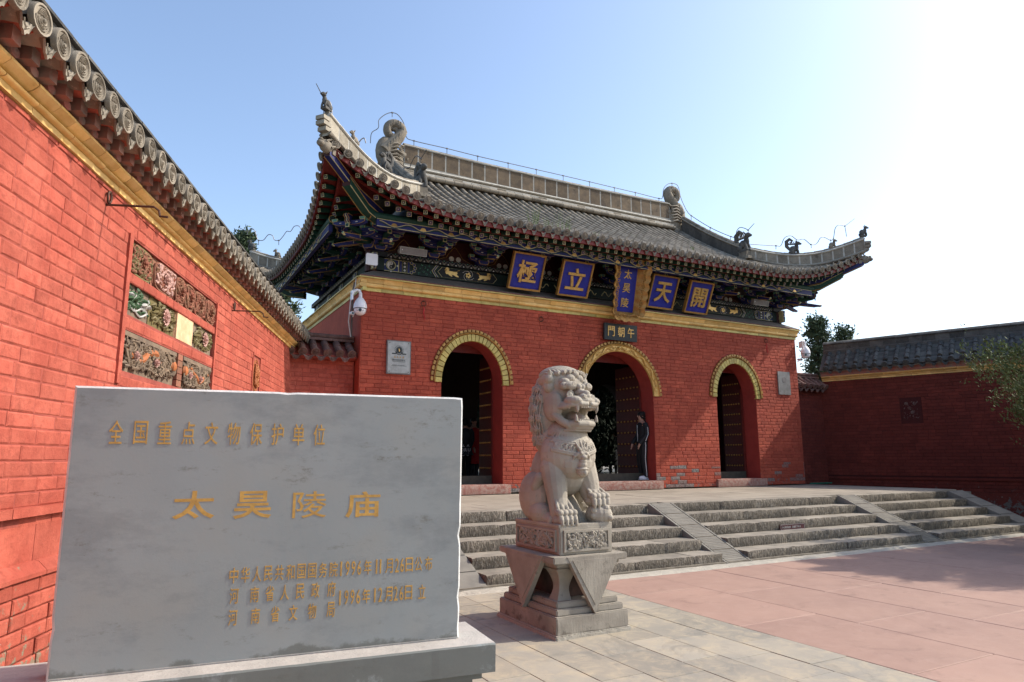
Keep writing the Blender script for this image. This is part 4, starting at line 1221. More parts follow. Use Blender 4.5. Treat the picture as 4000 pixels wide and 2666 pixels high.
# barrel tiles
btm, btb = barrel_mesh(TILE, .30, .063)
et = eave_tile_mesh(TILE, .30, .064, nail=True, rd=.086); etp = eave_tile_mesh(TILE, .30, .064, nail=False, rd=.086); dr = drip_mesh(TILE, .135)
cand = []; XT = []
x = .0; sp = .2385; k = 0
XT = [(-31.5+i)*sp for i in range(64)]
for X in XT:
    y0 = y_eave(X); y1 = row_end(X)
    pts = []; d = 0
    y = y0; first = True
    while True:
        z = zfront(X, y); z2 = zfront(X, y+.1); an = math.atan2(z2-z, .1)
        if y+.28*cos(an) > y1+.06: 
            if first: cand.append((X, y, z, an, 1))
            break
        cand.append((X, y, z, an, 1 if first else 0))
        y += .285*cos(an); first = False
    if y1 < YR: pass
st = MB(); cand.sort(key=lambda c: (Vector((c[0], c[1], c[2]))-CAM).length)
cnt = 0
for X, y, z, an, first in cand:
    tw = R.uniform(-.035, .035)
    if first:
        ob('eave_tile', et if R.random() < .86 else etp, roof, loc=(X, y+R.uniform(-.012, .008), z+.02), rot=(an*.8+R.uniform(-.05, .05), R.uniform(-.15, .15), tw)); continue
    if cnt < 300: ob('roof_tile', btm, roof, loc=(X+R.uniform(-.004, .004), y, z+.005), rot=(an, 0, tw)); cnt += 1
    else: st.add(btb.v, btb.f, 0, T(X+R.uniform(-.004, .004), y, z+.005) @ RX(an) @ RZ(tw))
st.build('tile_rows', TILE, roof, 60, 'stuff')
for i in range(len(XT)-1):
    X = (XT[i]+XT[i+1])/2; ob('drip_tile', dr, roof, loc=(X, y_eave(X)+.03, z_eave(X)-.045), rot=(.3, 0, R.uniform(-.04, .04)))
# pan courses between the rows
st = MB()
for i in range(len(XT)-1):
    X = (XT[i]+XT[i+1])/2; y = y_eave(X)+.1
    while y < row_end(X)-.1:
        z = zfront(X, y)-.035
        st.add([(X-.07, y, z), (X+.07, y, z), (X+.07, y+.16, zfront(X, y+.16)-.052), (X-.07, y+.16, zfront(X, y+.16)-.052), (X-.07, y, z-.02), (X+.07, y, z-.02)], [(0, 1, 2, 3), (4, 5, 1, 0)])
        y += .15
st.build('pan_tiles', TILED, roof, kind='stuff')
# side eaves
ys = [-1.45+.2385*i for i in range(int((D+2.9)/.2385)+1)]
for s in (-1, 1):
    st = MB()
    for y in ys:
        xe = x_eave(y); z = z_eaveS(y); M = basis((s*xe, y, z+.02), (0, s, 0), (-s, 0, 0), (0, 0, 1)) @ RX(.32)
        o = ob('eave_tile', etp, roof); o.matrix_local = M
        y2 = y+.119; o = ob('drip_tile', dr, roof); o.matrix_local = basis((s*(x_eave(y2)-.01), y2, z_eaveS(y2)-.045), (0, s, 0), (-s, 0, 0), (0, 0, 1)) @ RX(.3)
        a = abs(y-D/2); yy = D/2-a; xi = GX+.15 if yy > GY else GX+(yy-GY)/(-1.62-GY)*(XC-GX)
        x = xe-.28
        while x > xi+.2:
            d = xe-x; zz = z_eaveS(y)+hprof(d)-lift(D/2+1.65-a)*(1-math.exp(-d/1.3))*.85
            st.add(btb.v, btb.f, 0, basis((s*x, y, zz), (0, s, 0), (-s, 0, 0), (0, 0, 1)) @ RX(math.atan(.4+.084*d))); x -= .27
    st.build('tile_rows', TILE, roof, 60, 'stuff')

# ---- eave boards, rafters, soffit
def ring_pt(side, t, off, dz):
    """point on eave line; off = inward distance, dz = height offset"""
    if side == 'f': return Vector((t, y_eave(t)+off, z_eave(t)+dz))
    s = -1 if side == 'l' else 1
    return Vector((s*(x_eave(t)-off), t, z_eaveS(t)+dz))
def strip(mb, side, a, b, sections, mi, n=50, flip=False):
    rows = []
    for i in range(n+1):
        t = a+(b-a)*i/n
        if side == 'f': av = row_end(t)-y_eave(t)
        else:
            q = D/2-abs(t-D/2); av = x_eave(t)-(GX if q > GY else GX+(q-GY)/(-1.62-GY)*(XC-GX))
        av = max(.06, av-.03); row = []
        for o, dz in sections:
            k = min(1, av/o) if o > .1 else 1
            row.append(ring_pt(side, t, min(o, av), sections[0][1]+(dz-sections[0][1])*k if o > .45 else dz))
        rows.append(row)
    mb.grid(rows, mi, None, flip)
for side, a, b in (('f', -7.66, 7.66), ('l', -1.55, D+1.55), ('r', -1.55, D+1.55)):
    mb = MB(); strip(mb, side, a, b, [(.10, -.02), (.045, -.035), (.05, -.150), (.085, -.152), (.085, -.120), (.62, .05)], 0)
    mb.build('eave_board', [REDP], gate)
    mb = MB(); strip(mb, side, a*.985 if side == 'f' else a+.05, b*.985 if side == 'f' else b-.05, [(.36, -.11), (.365, -.155), (.40, -.155), (1.25, .22)], 0)
    mb.build('rafter_board', [REDP], gate)
FX, FY = 5.7, .55
def rafter_me(w, L, mat_body, mi_end):
    mb = MB(); mb.box((0, L/2, 0), (w, L, w), 0)
    outline(mb, rectp(0, 0, w+.004, w+.004), -.001, .011, 1, 4, None, .003)
    for q in range(4): mb.prism(circ(.22*w*cos(q*pi/2+.78), .22*w*sin(q*pi/2+.78), w*.09, 6), -.0075, -.004, 3)
    mb.prism(circ(0, 0, w*.1, 6), -.0085, -.005, 5)
    return mb.mesh('rafter', [mat_body, BLUE, DGREEN, LINE, PALE, WHITE])
fly = rafter_me(.075, .55, GREEN, 1); low = rafter_me(.09, .95, GREEN, 1)
# recolour the flying rafter ends darker green with pale line
fly.materials[1] = DGREEN
def place_rafter(me, side, t, off, dz, dirv, slope):
    p = ring_pt(side, t, off, dz); d = Vector((dirv[0], dirv[1], 0)).normalized(); d = Vector((d.x*cos(slope), d.y*cos(slope), sin(slope)))
    x = d.cross(Vector((0, 0, 1))).normalized(); z = x.cross(d)
    # end face stays parallel to the eave
    o = ob('rafter', me, gate); o.matrix_local = basis(p, x, d, z)
for side in 'flr':
    if side == 'f': ts = [(-30.5+i)*.2385 for i in range(62)]
    else: ts = [-1.25+.2385*i for i in range(int((D+2.5)/.2385)+1)]
    for t in ts:
        if side == 'f':
            a = abs(t); base = Vector((math.copysign(min(a, FX-.0), t), FY)); p = Vector((t, y_eave(t)))
            dv = Vector((0, 1)) if a < 4.6 else (Vector((math.copysign(4.6+(a-4.6)*.32, t), FY+.1))-p)
            edge = XC-a
        else:
            s = -1 if side == 'l' else 1; a = abs(t-D/2); p = Vector((s*x_eave(t), t))
            lim = D/2-1.45
            tgt = t if a < lim else D/2+math.copysign(lim+(a-lim)*.32, t-D/2)
            dv = Vector((s*FX, tgt))-p if a >= lim else Vector((-s, 0)); edge = D/2+1.65-a
        if edge > .45: place_rafter(fly, side, t, .125, -.185, dv, .26)
        if edge > .95: place_rafter(low, side, t+.0, .43, -.225, dv, .40)
# corner beams (blue / green with gold edging) ending in a dragon head
for sx in (-1, 1):
    for yb_, sy in ((0, 1), (D, -1)):
        tip = Vector((sx*(XC-.06), (-1.58) if sy > 0 else D+1.58, 6.44+lift(0)-.20)); inn = Vector((sx*(BX+.10), -.48 if sy > 0 else D+.48, 6.56))
        for (w, h, t0, t1, dz, mi) in ((.13, .14, .0, 1.0, 0, 1), (.18, .15, .34, 1.0, -.15, 2)):
            a = tip.lerp(inn, t0)+Vector((0, 0, dz)); b = inn+Vector((0, 0, dz-.05)); mid = a.lerp(b, .55)-Vector((0, 0, .10))
            mb = MB(); pts = [a, mid, b]
            side = Vector((sx*.7, sy*.7, 0)) if False else (b-a).cross(Vector((0, 0, 1))).normalized()
            rows = []
            for p in pts: rows.append([p-side*w/2, p+side*w/2, p+side*w/2-Vector((0, 0, h)), p-side*w/2-Vector((0, 0, h)), p-side*w/2])
            mb.grid(rows, mi); mb.add(rows[0][:4], [(0, 1, 2, 3)], 8)
            for k in range(4):
                mb.tube([r_[k]+Vector((0, 0, -.001)) for r_ in rows], .010, 4, 3 if k % 2 else 4)
            mb.build('corner_beam', PM, gate)
        # dragon head sleeve
        mb = MB(); c = tip+(tip-inn).normalized()*.10+Vector((0, 0, .0))
        dirv = (tip-inn); dirv.z = .15; dirv.normalize(); x = dirv.cross(Vector((0, 0, 1))).normalized(); M = basis(c-dirv*.08, x, dirv, x.cross(dirv))
        mb.ell((0, .02, 0), (.10, .17, .125), 12, 0, M); mb.ell((0, .17, -.01), (.07, .09, .06), 10, 0, M); mb.ell((0, .18, .06), (.05, .05, .04), 8, 0, M)
        for s in (-1, 1):
            mb.ell((s*.07, .09, .06), (.03, .035, .03), 6, 0, M); mb.tube([(s*.05, .05, .10), (s*.08, -.03, .16), (s*.07, -.10, .19)], [.022, .016, .006], 5, 0, M)
            mb.tube([(s*.09, -.02, -.02), (s*.11, -.09, .03), (s*.10, -.15, .0)], [.03, .022, .01], 5, 0, M)
        mb.box((0, -.12, -.01), (.17, .08, .2), 0, M)
        mb.build('dragon_head_sleeve', TILE, roof, 60)

# ---- ridges
def ridge_run(path, h, w, name, seglen, mat, capr=.07, base=True, limeseams=True, hend=None, z0=.10):
    """masonry ridge following a polyline; separate bricks with lime seams, moulded courses and a rounded cap"""
    L = [0]
    for i in range(1, len(path)): L.append(L[-1]+(path[i]-path[i-1]).length)
    tot = L[-1]
    def at(q):
        q = max(0, min(tot, q))
        for i in range(1, len(path)):
            if q <= L[i]+1e-9:
                t = (q-L[i-1])/(L[i]-L[i-1]); return path[i-1].lerp(path[i], t), (path[i]-path[i-1]).normalized()
        return path[-1], (path[-1]-path[-2]).normalized()
    hh = lambda q: h if hend is None else h+(hend-h)*q/tot
    n = max(1, round(tot/seglen)); sl = tot/n
    for i in range(n):
        p, d = at((i+.0)*sl); q, _ = at((i+1)*sl); d = (q-p).normalized(); x = Vector((-d.y, d.x, 0)).normalized()
        H = hh((i+.5)*sl); zz = Vector((0, 0, 1))
        mb = MB(); g = .022
        for (a, b, c) in (((0, 0), 0, 0),):
            pa, pb = p+d*g, q-d*g; ww = w*R.uniform(.97, 1.0)
            v = [pa-x*ww/2+zz*z0, pa+x*ww/2+zz*z0, pb+x*ww/2+zz*z0, pb-x*ww/2+zz*z0]
            mb.add(v+[k+zz*(H-z0) for k in v], [(0, 3, 2, 1), (4, 5, 6, 7), (0, 1, 5, 4), (1, 2, 6, 5), (2, 3, 7, 6), (3, 0, 4, 7)])
        mb.build(name, mat, roof)
    m1 = MB()
    rows = []
    for i in range(2*n+1):
        p, d = at(i*sl/2); x = Vector((-d.y, d.x, 0)).normalized(); H = hh(i*sl/2); zz = Vector((0, 0, 1))
        rows.append([p-x*(w/2-.006), p-x*(w/2-.006)+zz*H, p+x*(w/2-.006)+zz*H, p+x*(w/2-.006)])
    m1.grid(rows); m1.add(rows[0], [(0, 1, 2, 3)]); m1.add(rows[-1], [(3, 2, 1, 0)]); m1.build('ridge_mortar', LIME if limeseams else TILED, roof)
    # base roll and cap courses
    for (dz, ex, rr_, mt, nm) in ((.045, .03, .045, TILE, 'base_course'), (None, .02, .03, LIME if limeseams else TILE, 'cap_course')):
        for s in (-1, 1):
            mb = MB(); pts = []
            for i in range(2*n+1):
                p, d = at(i*sl/2); x = Vector((-d.y, d.x, 0)).normalized(); H = hh(i*sl/2)
                pts.append(p+x*s*(w/2+ex-.02)+Vector((0, 0, dz if dz is not None else H+.0)))
            mb.tube(pts, rr_, 6); mb.build(nm, mt, roof, 60)
    m = int(tot/.27)
    for i in range(m):
        p, d = at(i*tot/m); q, _ = at((i+1)*tot/m); H = hh((i+.5)*tot/m)
        mb = MB(); mb.tube([p+Vector((0, 0, H+.04)), q.lerp(p, .03)+Vector((0, 0, H+.04))], [capr*1.15, capr*1.1], 8, 0, flat=.8)
        mb.build('ridge_cap', TILE, roof, 60)
zr0 = hprof(YR+1.25)+6.44
ridge_run([Vector((-4.62+9.24*i/10, YR, zr0-.10+.06*(abs(i-5)/5)**2)) for i in range(11)], .86, .26, 'ridge_brick', .40, RIDGE, .075, z0=.36)
for dz_, rr_, ww_ in ((.17, .05, .17), (.30, .035, .15)):
    mb = MB(); mb.tube([(-4.62, YR-ww_, zr0-.10+dz_), (4.62, YR-ww_, zr0-.10+dz_)], rr_, 6); mb.build('moulded_course', TILE if dz_ < .2 else LIME, roof, 60)
# a lower string of tiles along the ridge foot
for k in range(34):
    x = -4.6+k*.272; mb = MB(); mb.tube([(x, YR-.30, zr0-.06), (x+.262, YR-.30, zr0-.06)], .065, 8); mb.build('foot_tile', TILE, roof, 60)
for k in range(34):
    x = -4.6+k*.272; mb = MB(); mb.box((x+.13, YR-.2, zr0+.04), (.26, .16, .05)); mb.build('foot_brick', LIME if k % 5 else TILE, roof)
for s in (-1, 1):
    for f in (1, -1):
        yy = lambda y: y if f > 0 else D-y
        path = [Vector((s*GX, yy(YR-.25-(YR-.25-.5)*i/7), zfront(GX, YR-.25-(YR-.25-.5)*i/7)-.05)) for i in range(8)]
        ridge_run(path, .52, .20, 'descending_ridge_brick', .34, simple('dark_ridge_brick', (.10, .095, .085), (.07, .066, .06), 6) if 'dark_ridge_brick' not in bpy.data.materials else bpy.data.materials['dark_ridge_brick'], .075, limeseams=False, hend=.42)
        path = []
        for i in range(11):
            t = i/10; X, y = hip(t); z = zfront(X-.0, max(y, y_eave(X)+.02))+.0; z = zfront(GX, GY)*(1-t)+(6.44+lift(0))*t-.42*sin(pi*t)*.85
            path.append(Vector((s*X, yy(y), z+.02)))
        ridge_run(path, .34, .17, 'hip_ridge_brick', .32, TILEW if (s < 0 and f > 0) else TILE, .06, limeseams=True, hend=.42)
        # stepped horn end, pale
        tipv = path[-1]; dv = (path[-1]-path[-2]).normalized(); dv.z = max(dv.z, .35); x = Vector((-dv.y, dv.x, 0)).normalized()
        mb = MB()
        for q in range(3):
            c = tipv+Vector((dv.x, dv.y, 0))*(.02+.035*q)+Vector((0, 0, .10+.10*q)); mb.box((0, 0, 0), (.19, .16+.05*(q % 2), .075), 0, basis(c, x, Vector((dv.x, dv.y, 0)).normalized(), (0, 0, 1)))
        mb.build('ridge_horn', TILEW if s < 0 else TILE, roof)
# ridge-end dragons: scaly body with coiled tail
def owl(s):
    mb = MB(); X0 = s*4.95
    # body block: fish mouth biting the ridge
    mb.ell((X0-s*.05, YR, zr0+.32), (.38, .17, .42), 14); mb.ell((X0+s*.13, YR, zr0+.55), (.30, .165, .46), 14); mb.ell((X0-s*.30, YR, zr0+.55), (.22, .15, .16), 12); mb.ell((X0-s*.28, YR, zr0+.12), (.20, .15, .12), 10)
    mb.box((X0, YR, zr0+.0), (.66, .28, .3))
    for k in range(6): mb.tube([(X0+s*.25-s*.02*k, YR-.17, zr0+.2+.1*k), (X0-s*.1, YR-.21, zr0+.28+.1*k), (X0-s*.3, YR-.17, zr0+.2+.11*k)], [.02, .035, .012], 5)
    mb.ell((X0-s*.22, YR-.15, zr0+.62), (.06, .05, .06), 8)
    mb.tube([(X0-s*.2, YR-.13, zr0+.7), (X0-s*.36, YR-.13, zr0+.82), (X0-s*.48, YR-.12, zr0+.80)], [.04, .03, .01], 5)
    for k in range(3): mb.tube([(X0-s*.42, YR-.12+.12*k, zr0+.46), (X0-s*.44, YR-.12+.12*k, zr0+.34)], [.03, .004], 5)
    # tail
    pts = []; rs = []
    for t in range(44):
        u = t/43
        if u < .36:
            v = u/.36; pts.append(Vector((X0+s*(.20-.42*v+.0*v), YR, zr0+.55+.52*v))); rs.append(.24-.06*v)
        else:
            v = (u-.36)/.64; a = pi*.98-v*pi*2.75; rr = .25*(1-.78*v)
            cx, cz = X0-s*.06, zr0+1.19
            pts.append(Vector((cx+s*rr*cos(a), YR, cz+rr*sin(a)*1.05))); rs.append(.165-.10*v)
    # smooth joint
    mb.tube(pts, rs, 12, 0, flat=.85)
    for k in range(24):
        i = 2+int(k*1.6); p = pts[i]; mb.tube([(p.x, p.y-rs[i]*.92, p.z-rs[i]*.5), (p.x, p.y-rs[i]*.98, p.z), (p.x, p.y-rs[i]*.92, p.z+rs[i]*.5)], .010, 4)
    return mb.build('ridge_end_dragon', TILE if s > 0 else TILE, roof, 70)
owl(-1); owl(1)
# small beasts on the hips and descending ridges
def beast(M, sc=1.0, name='ridge_beast', kind=0, mat=TILED):
    mb = MB(); M = M @ SC(sc, sc, sc)
    mb.box((0, 0, .03), (.15, .22, .06), 0, M)
    mb.ell((0, .02, .17), (.07, .11, .10), 10, 0, M); mb.ell((0, -.07, .22), (.055, .06, .11), 10, 0, M)
    for s in (-1, 1):
        mb.tube([(s*.04, -.06, .2), (s*.045, -.10, .10), (s*.045, -.10, .03)], [.032, .026, .03], 6, 0, M); mb.ell((s*.06, .07, .09), (.035, .07, .07), 8, 0, M)
    mb.ell((0, -.11, .34), (.055, .075, .055), 10, 0, M); mb.ell((0, -.17, .32), (.035, .05, .03), 8, 0, M)
    for s in (-1, 1): mb.tube([(s*.04, -.08, .37), (s*.055, -.05, .43)], [.022, .004], 5, 0, M)
    if kind: 
        mb.tube([(0, .10, .16), (0, .19, .26), (0, .19, .40), (0, .10, .47), (0, .03, .42), (0, .07, .36)], [.045, .05, .05, .045, .035, .02], 8, 0, M)
        for k in range(4): mb.tube([(0, -.02+.05*k, .3), (0, .0+.05*k, .40)], [.03, .004], 5, 0, M)
    return mb.build(name, mat, roof, 60)
def hipM(s, f, t, dz):
    X, y = hip(t); z = zfront(GX, GY)*(1-t)+(6.44+lift(0))*t-.42*sin(pi*t)*.85+.34+.08*t+dz; y = y if f > 0 else D-y
    d = Vector((s*(XC-GX), f*(-1.62-GY), 0)).normalized(); x = Vector((-d.y, d.x, 0))
    return basis((s*X, y, z), -x if False else x, -d, (0, 0, 1))
for s in (-1, 1):
    for f in (1, -1):
        beast(hipM(s, f, .42, .05), 1.05, kind=1); beast(hipM(s, f, .74, .07), .72, mat=TILE); beast(hipM(s, f, 1.0, .10), .8, kind=0)
        y = GY+.02; y = y if f > 0 else D-y
        M = basis((s*GX, y, zfront(GX, GY)+.02), (f, 0, 0), (0, f, 0), (0, 0, 1))
        mb = MB(); mb.box((0, -.02, .05), (.24, .34, .16), 0, M); mb.box((0, -.04, .18), (.20, .30, .10), 0, M); mb.box((0, -.22, .02), (.28, .12, .08), 0, M); mb.build('beast_stand', TILE, roof)
        beast(M @ T(0, -.02, .22), 1.45, kind=1, mat=TILED)
# weeds growing between tiles
def weed(X, y, h, n, seed):
    r = random.Random(seed); mb = MB(); z0 = zfront(X, y)
    for i in range(n):
        a = r.uniform(0, 6.28); l = h*r.uniform(.5, 1); bx_, by_ = X+r.uniform(-.1, .1), y+r.uniform(-.08, .08); lean = r.uniform(.05, .35)
        top = Vector((bx_+cos(a)*l*lean, by_+sin(a)*l*lean, z0+l)); mb.tube([(bx_, by_, z0), tuple((Vector((bx_, by_, z0))+top)/2+Vector((0, 0, .01))), tuple(top)], [.004, .003, .001], 3)
        for k in range(9):
            p = Vector((bx_, by_, z0)).lerp(top, .2+.09*k); b = r.uniform(0, 6.28); d = Vector((cos(b), sin(b), .5))*.035; sd_ = Vector((-sin(b), cos(b), 0))*.008
            mb.add([p, p+d*.5+sd_, p+d, p+d*.5-sd_], [(0, 1, 2, 3)], 1)
    return mb.build('roof_weed', [WEED, WEED], roof, kind='stuff')
WEED = flat('roof_weed_green', (.14, .22, .06))
weed(-2.72, -.62, .55, 16, 1); weed(-2.0, -.8, .40, 10, 2); weed(-1.3, -.95, .2, 6, 3); weed(3.2, .6, .2, 5, 4); weed(-2.45, -.7, .4, 9, 5); weed(-1.85, -.35, .5, 6, 6)

# ============================================================ PLAQUES UNDER THE EAVE
def plaque(x0, x1, z0, z1, yb, yt, ch, lab):
    w = x1-x0; h = math.hypot(z1-z0, yt-yb); tilt = math.atan2(yb-yt, z1-z0)
    t = thing('wall_plaque', lab, 'plaque', ((x0+x1)/2, yb, z0), 0, 'blue character plaques under the eave'); t.rotation_euler = (tilt, 0, 0)
    mb = MB(); mb.box((0, .03, h/2), (w-.02, .05, h-.02)); mb.build('board', PLAQ, t)
    for nm, c, d in (('frame_rail', (0, .015, h-.02), (w, .09, .04)), ('frame_rail', (0, .015, .02), (w, .09, .04)), ('frame_rail', (-w/2+.02, .015, h/2), (.04, .088, h-.08)), ('frame_rail', (w/2-.02, .015, h/2), (.04, .088, h-.08))):
        mb = MB(); mb.box(c, d); mb.build(nm, GOLD, t)
    mb = MB(); char(mb, ch, 0, h*.5, w*.60, h*.60, .006, .035, 0, .018); mb.build('character', GOLDL, t, 40)
    return t
plaque(-3.19, -2.345, 5.335, 6.112, -.15, -.50, '極', 'blue square plaque farthest left with a gold many-stroke character in a gilt frame')
plaque(-1.872, -1.008, 5.323, 6.105, -.15, -.50, '立', 'blue square plaque just left of the centre tablet, with a simple gold character')
plaque(.81, 1.665, 5.306, 6.10, -.15, -.50, '天', 'blue square plaque just right of the centre tablet, with a striding gold character')
plaque(2.06, 2.87, 5.30, 6.09, -.15, -.50, '開', 'blue square plaque farthest right with a gold gate-shaped character')
# centre plaque with carved cloud frame
t = thing('name_tablet', 'tall blue tablet with three gold characters in a carved gilt cloud frame', 'plaque', (.02, -.19, 4.90)); t.rotation_euler = (math.atan2(.36, 1.35), 0, rad(-3))
h = 1.46; w = .54
mb = MB(); mb.box((0, .02, .20+1.14/2), (w, .05, 1.16)); mb.build('board', PLAQ, t)
for k, (ch, cz) in enumerate((('太', 1.12), ('昊', .78), ('陵', .42))):
    mb = MB(); char(mb, ch, 0, cz, .22, .23, .0, .02, 0, .010); mb.build('character', GOLDL, t, 40)
def cloud_edge(pts_in, pts_out, name):
    mb = MB(); n = len(pts_in); rows = []
    rows = [[(p[0], -.002, p[1]) for p in pts_in], [(p[0]*.55+q[0]*.45, -.15, p[1]*.55+q[1]*.45) for p, q in zip(pts_in, pts_out)], [(q[0], -.25, q[1]) for q in pts_out], [(q[0], -.21, q[1]) for q in pts_out], [(p[0], .03, p[1]) for p in pts_in]]
    mb.grid(rows); mb.grid(list(rows), flip=True) if False else None
    for s in (0, -1): mb.add([r_[s] for r_ in rows], [tuple(range(5))])
    rr = random.Random(len(name))
    for i in range(1, n-1):
        if i % 2 == 0 or True: 
            c = Vector(rows[1][i]); q_ = rr.uniform(0, 6); mb.tube([c+Vector((.045*cos(a_+q_), -.02-.01*sin(a_), .040*sin(a_+q_))) for a_ in (0, .8, 1.6, 2.4, 3.2, 4)], .012, 4)
    return mb.build(name, GOLD, t, 50)
nn = 26
sc = lambda i: .045*abs(sin(i*pi/4.3))
cloud_edge([(w/2, .18+1.18*i/nn) for i in range(nn+1)], [(w/2+.15+.07*(i/nn)+sc(i)*1.3, .10+1.26*i/nn) for i in range(nn+1)], 'frame_wing')
cloud_edge([(-w/2, .18+1.18*i/nn) for i in range(nn, -1, -1)], [(-w/2-.15-.07*(i/nn)-sc(i)*1.3, .10+1.26*i/nn) for i in range(nn, -1, -1)], 'frame_wing')
cloud_edge([(w/2-(w)*i/16, 1.35) for i in range(17)], [(w/2+.26-(w+.52)*i/16, 1.44+.05*abs(i-8)/8+sc(i)*1.2) for i in range(17)], 'frame_crest')
cloud_edge([(-w/2+(w)*i/16, .19) for i in range(17)], [(-w/2-.13+(w+.26)*i/16, .04-.05*sin(pi*i/16)-sc(i)) for i in range(17)], 'frame_foot')
# black board
t = thing('name_board', 'small black board with three gold characters hung over the middle arch', 'sign', (0, -.10, 4.375)); t.rotation_euler = (.06, 0, 0)
mb = MB(); mb.box((0, .0, .205), (1.0, .06, .41)); mb.build('board', BOARD, t)
for ch, cx in (('門', -.30), ('朝', 0), ('午', .30)):
    mb = MB(); char(mb, ch, cx, .215, .20, .25, -.03, .012, 0, .008); mb.build('character', GOLDL, t)

# star-grade plate left, blank metal plate right
t = thing('grade_plate', 'framed metal plate with a dark emblem and four letter A, left of the doors', 'sign', (-5.675, -.02, 3.235))
mb = MB(); mb.box((0, 0, .35), (.52, .05, .70)); mb.build('frame', GREYM, t)
mb = MB(); mb.box((0, -.022, .35), (.475, .02, .655)); mb.build('plate', BRASS, t)
mb = MB(); y = -.0325
mb.prism(circ(0, .50, .058, 24, rz=.062), y-.003, y, 0); ring(mb, 0, .50, .066, .074, y, 0)
for s in (-1, 1):
    for k in range(9):
        a = rad(-60+18*k); mb.prism([(s*(.092*cos(a)+p*.9), .50+.092*sin(a)+q) for p, q in (((-.012), -.006), (.012, -.004), (.006, .010))][::s], y-.003, y, 0)
    mb.prism([(s*.05+p, .415+q) for p, q in (rectp(s*.06, .008, .09, .022))], y-.003, y, 0)
mb.tube([(.075*cos(rad(200+14*k)), y, .50+.095*sin(rad(200+14*k))) for k in range(11)], .008, 4, 0)
mb.build('emblem', BOARD, t)
mb = MB(); mb.prism([(-.006, .47), (.014, .47), (.016, .505), (.006, .515), (-.004, .535), (-.014, .53), (-.008, .51)], y-.006, y-.002); mb.build('emblem_figure', GOLDL, t)
for k in range(4):
    mb = MB(); char(mb, 'A', -.09+.06*k, .355, .038, .052, y+.001, .004, 0, .02); mb.build('grade_letter', GOLD, t)
mb = MB()
for k, ch in enumerate('国家级旅游景区'): char(mb, ch, -.126+.042*k, .292, .034, .038, y+.001, .003, 0, .01)
for k in range(12): mb.prism(rectp(-.13+.022*k, .185+.0*k, .015, .009), y-.002, y)
mb.prism(rectp(0, .168, .34, .003), y-.002, y); mb.prism(rectp(0, .258, .28, .007), y-.002, y)
mb.build('lettering', BOARD, t)
for sx in (-1, 1):
    for sz in (0, 1):
        mb = MB(); mb.tube([(sx*.205, y, .05+.60*sz), (sx*.205, y-.008, .05+.60*sz)], .010, 8); mb.build('corner_screw', IRON, t)
t = thing('metal_plate', 'brushed metal plate with a faint round mark, right of the doors', 'sign', (5.865, -.02, 3.285))
mb = MB(); mb.box((0, 0, .33), (.49, .035, .66)); mb.build('plate', BRASS, t)
mb = MB(); mb.prism(circ(.0, .42, .085, 20), -.022, -.018); mb.build('round_mark', GREYM, t)

# step sign
t = thing('step_sign', 'small maroon warning sign with pale characters fixed to the third step riser', 'sign', (-.23, -5.045, .29))
mb = MB(); mb.box((0, 0, .048), (.62, .014, .097)); mb.build('plate', simple('maroon_sign', (.10, .03, .035), rough=.5), t)
mb = MB(); 
for c, d in (((0, -.008, .09), (.59, .004, .004)), ((0, -.008, .006), (.59, .004, .004)), ((-.295, -.008, .048), (.004, .004, .084)), ((.295, -.008, .048), (.004, .004, .084))): mb.box(c, d)
for k, ch in enumerate('小心青石台阶'): char(mb, ch, -.25+.037*k, .048, .030, .036, -.007, .003, 0, .012)
for k, ch in enumerate('注意足下安全'): char(mb, ch, .0+.037*k, .050, .030, .036, -.007, .003, 0, .012)
mb.build('lettering', WHITE, t)

# speakers and box under the eaves
def spk(x, z, lab):
    t = thing('slim_grey_box', lab, 'floodlight box', (x, -.2, z)); t.rotation_euler = (.25, 0, rad(0))
    mb = MB(); mb.box((0, 0, 0), (.60, .10, .155)); mb.build('case', GREYM, t)
    mb = MB()
    for c, d in (((0, -.052, .072), (.59, .008, .010)), ((0, -.052, -.072), (.59, .008, .010)), ((-.295, -.052, 0), (.01, .008, .145)), ((.295, -.052, 0), (.01, .008, .145))): mb.box(c, d)
    mb.build('rim', BRASS, t)
    mb = MB(); mb.box((-.25, -.053, .01), (.015, .004, .02)); mb.build('badge', PLAST, t)
    mb = MB(); mb.box((0, .15, 0), (.05, .22, .03)); mb.build('bracket', IRON, t)
spk(-5.48, 5.84, 'long grey box mounted under the eave left of the plaques'); spk(4.9, 5.84, 'long grey box mounted under the eave right of the plaques')
t = thing('wireless_box', 'white rounded square box at the left end of the painted beam', 'antenna box', (-6.31, -.02, 5.60))
mb = MB(); pts = []
for cx, cz, a0 in ((.095, .095, 0), (-.095, .095, pi/2), (-.095, -.095, pi), (.095, -.095, 1.5*pi)): pts += [(cx+.028*cos(a0+k*pi/6), cz+.028*sin(a0+k*pi/6)) for k in range(4)]
mb.prism(pts, -.03, .01); mb.build('case', PLAST, t); mb = MB(); mb.box((.0, .1, 0), (.04, .2, .04)); mb.build('bracket', IRON, t)

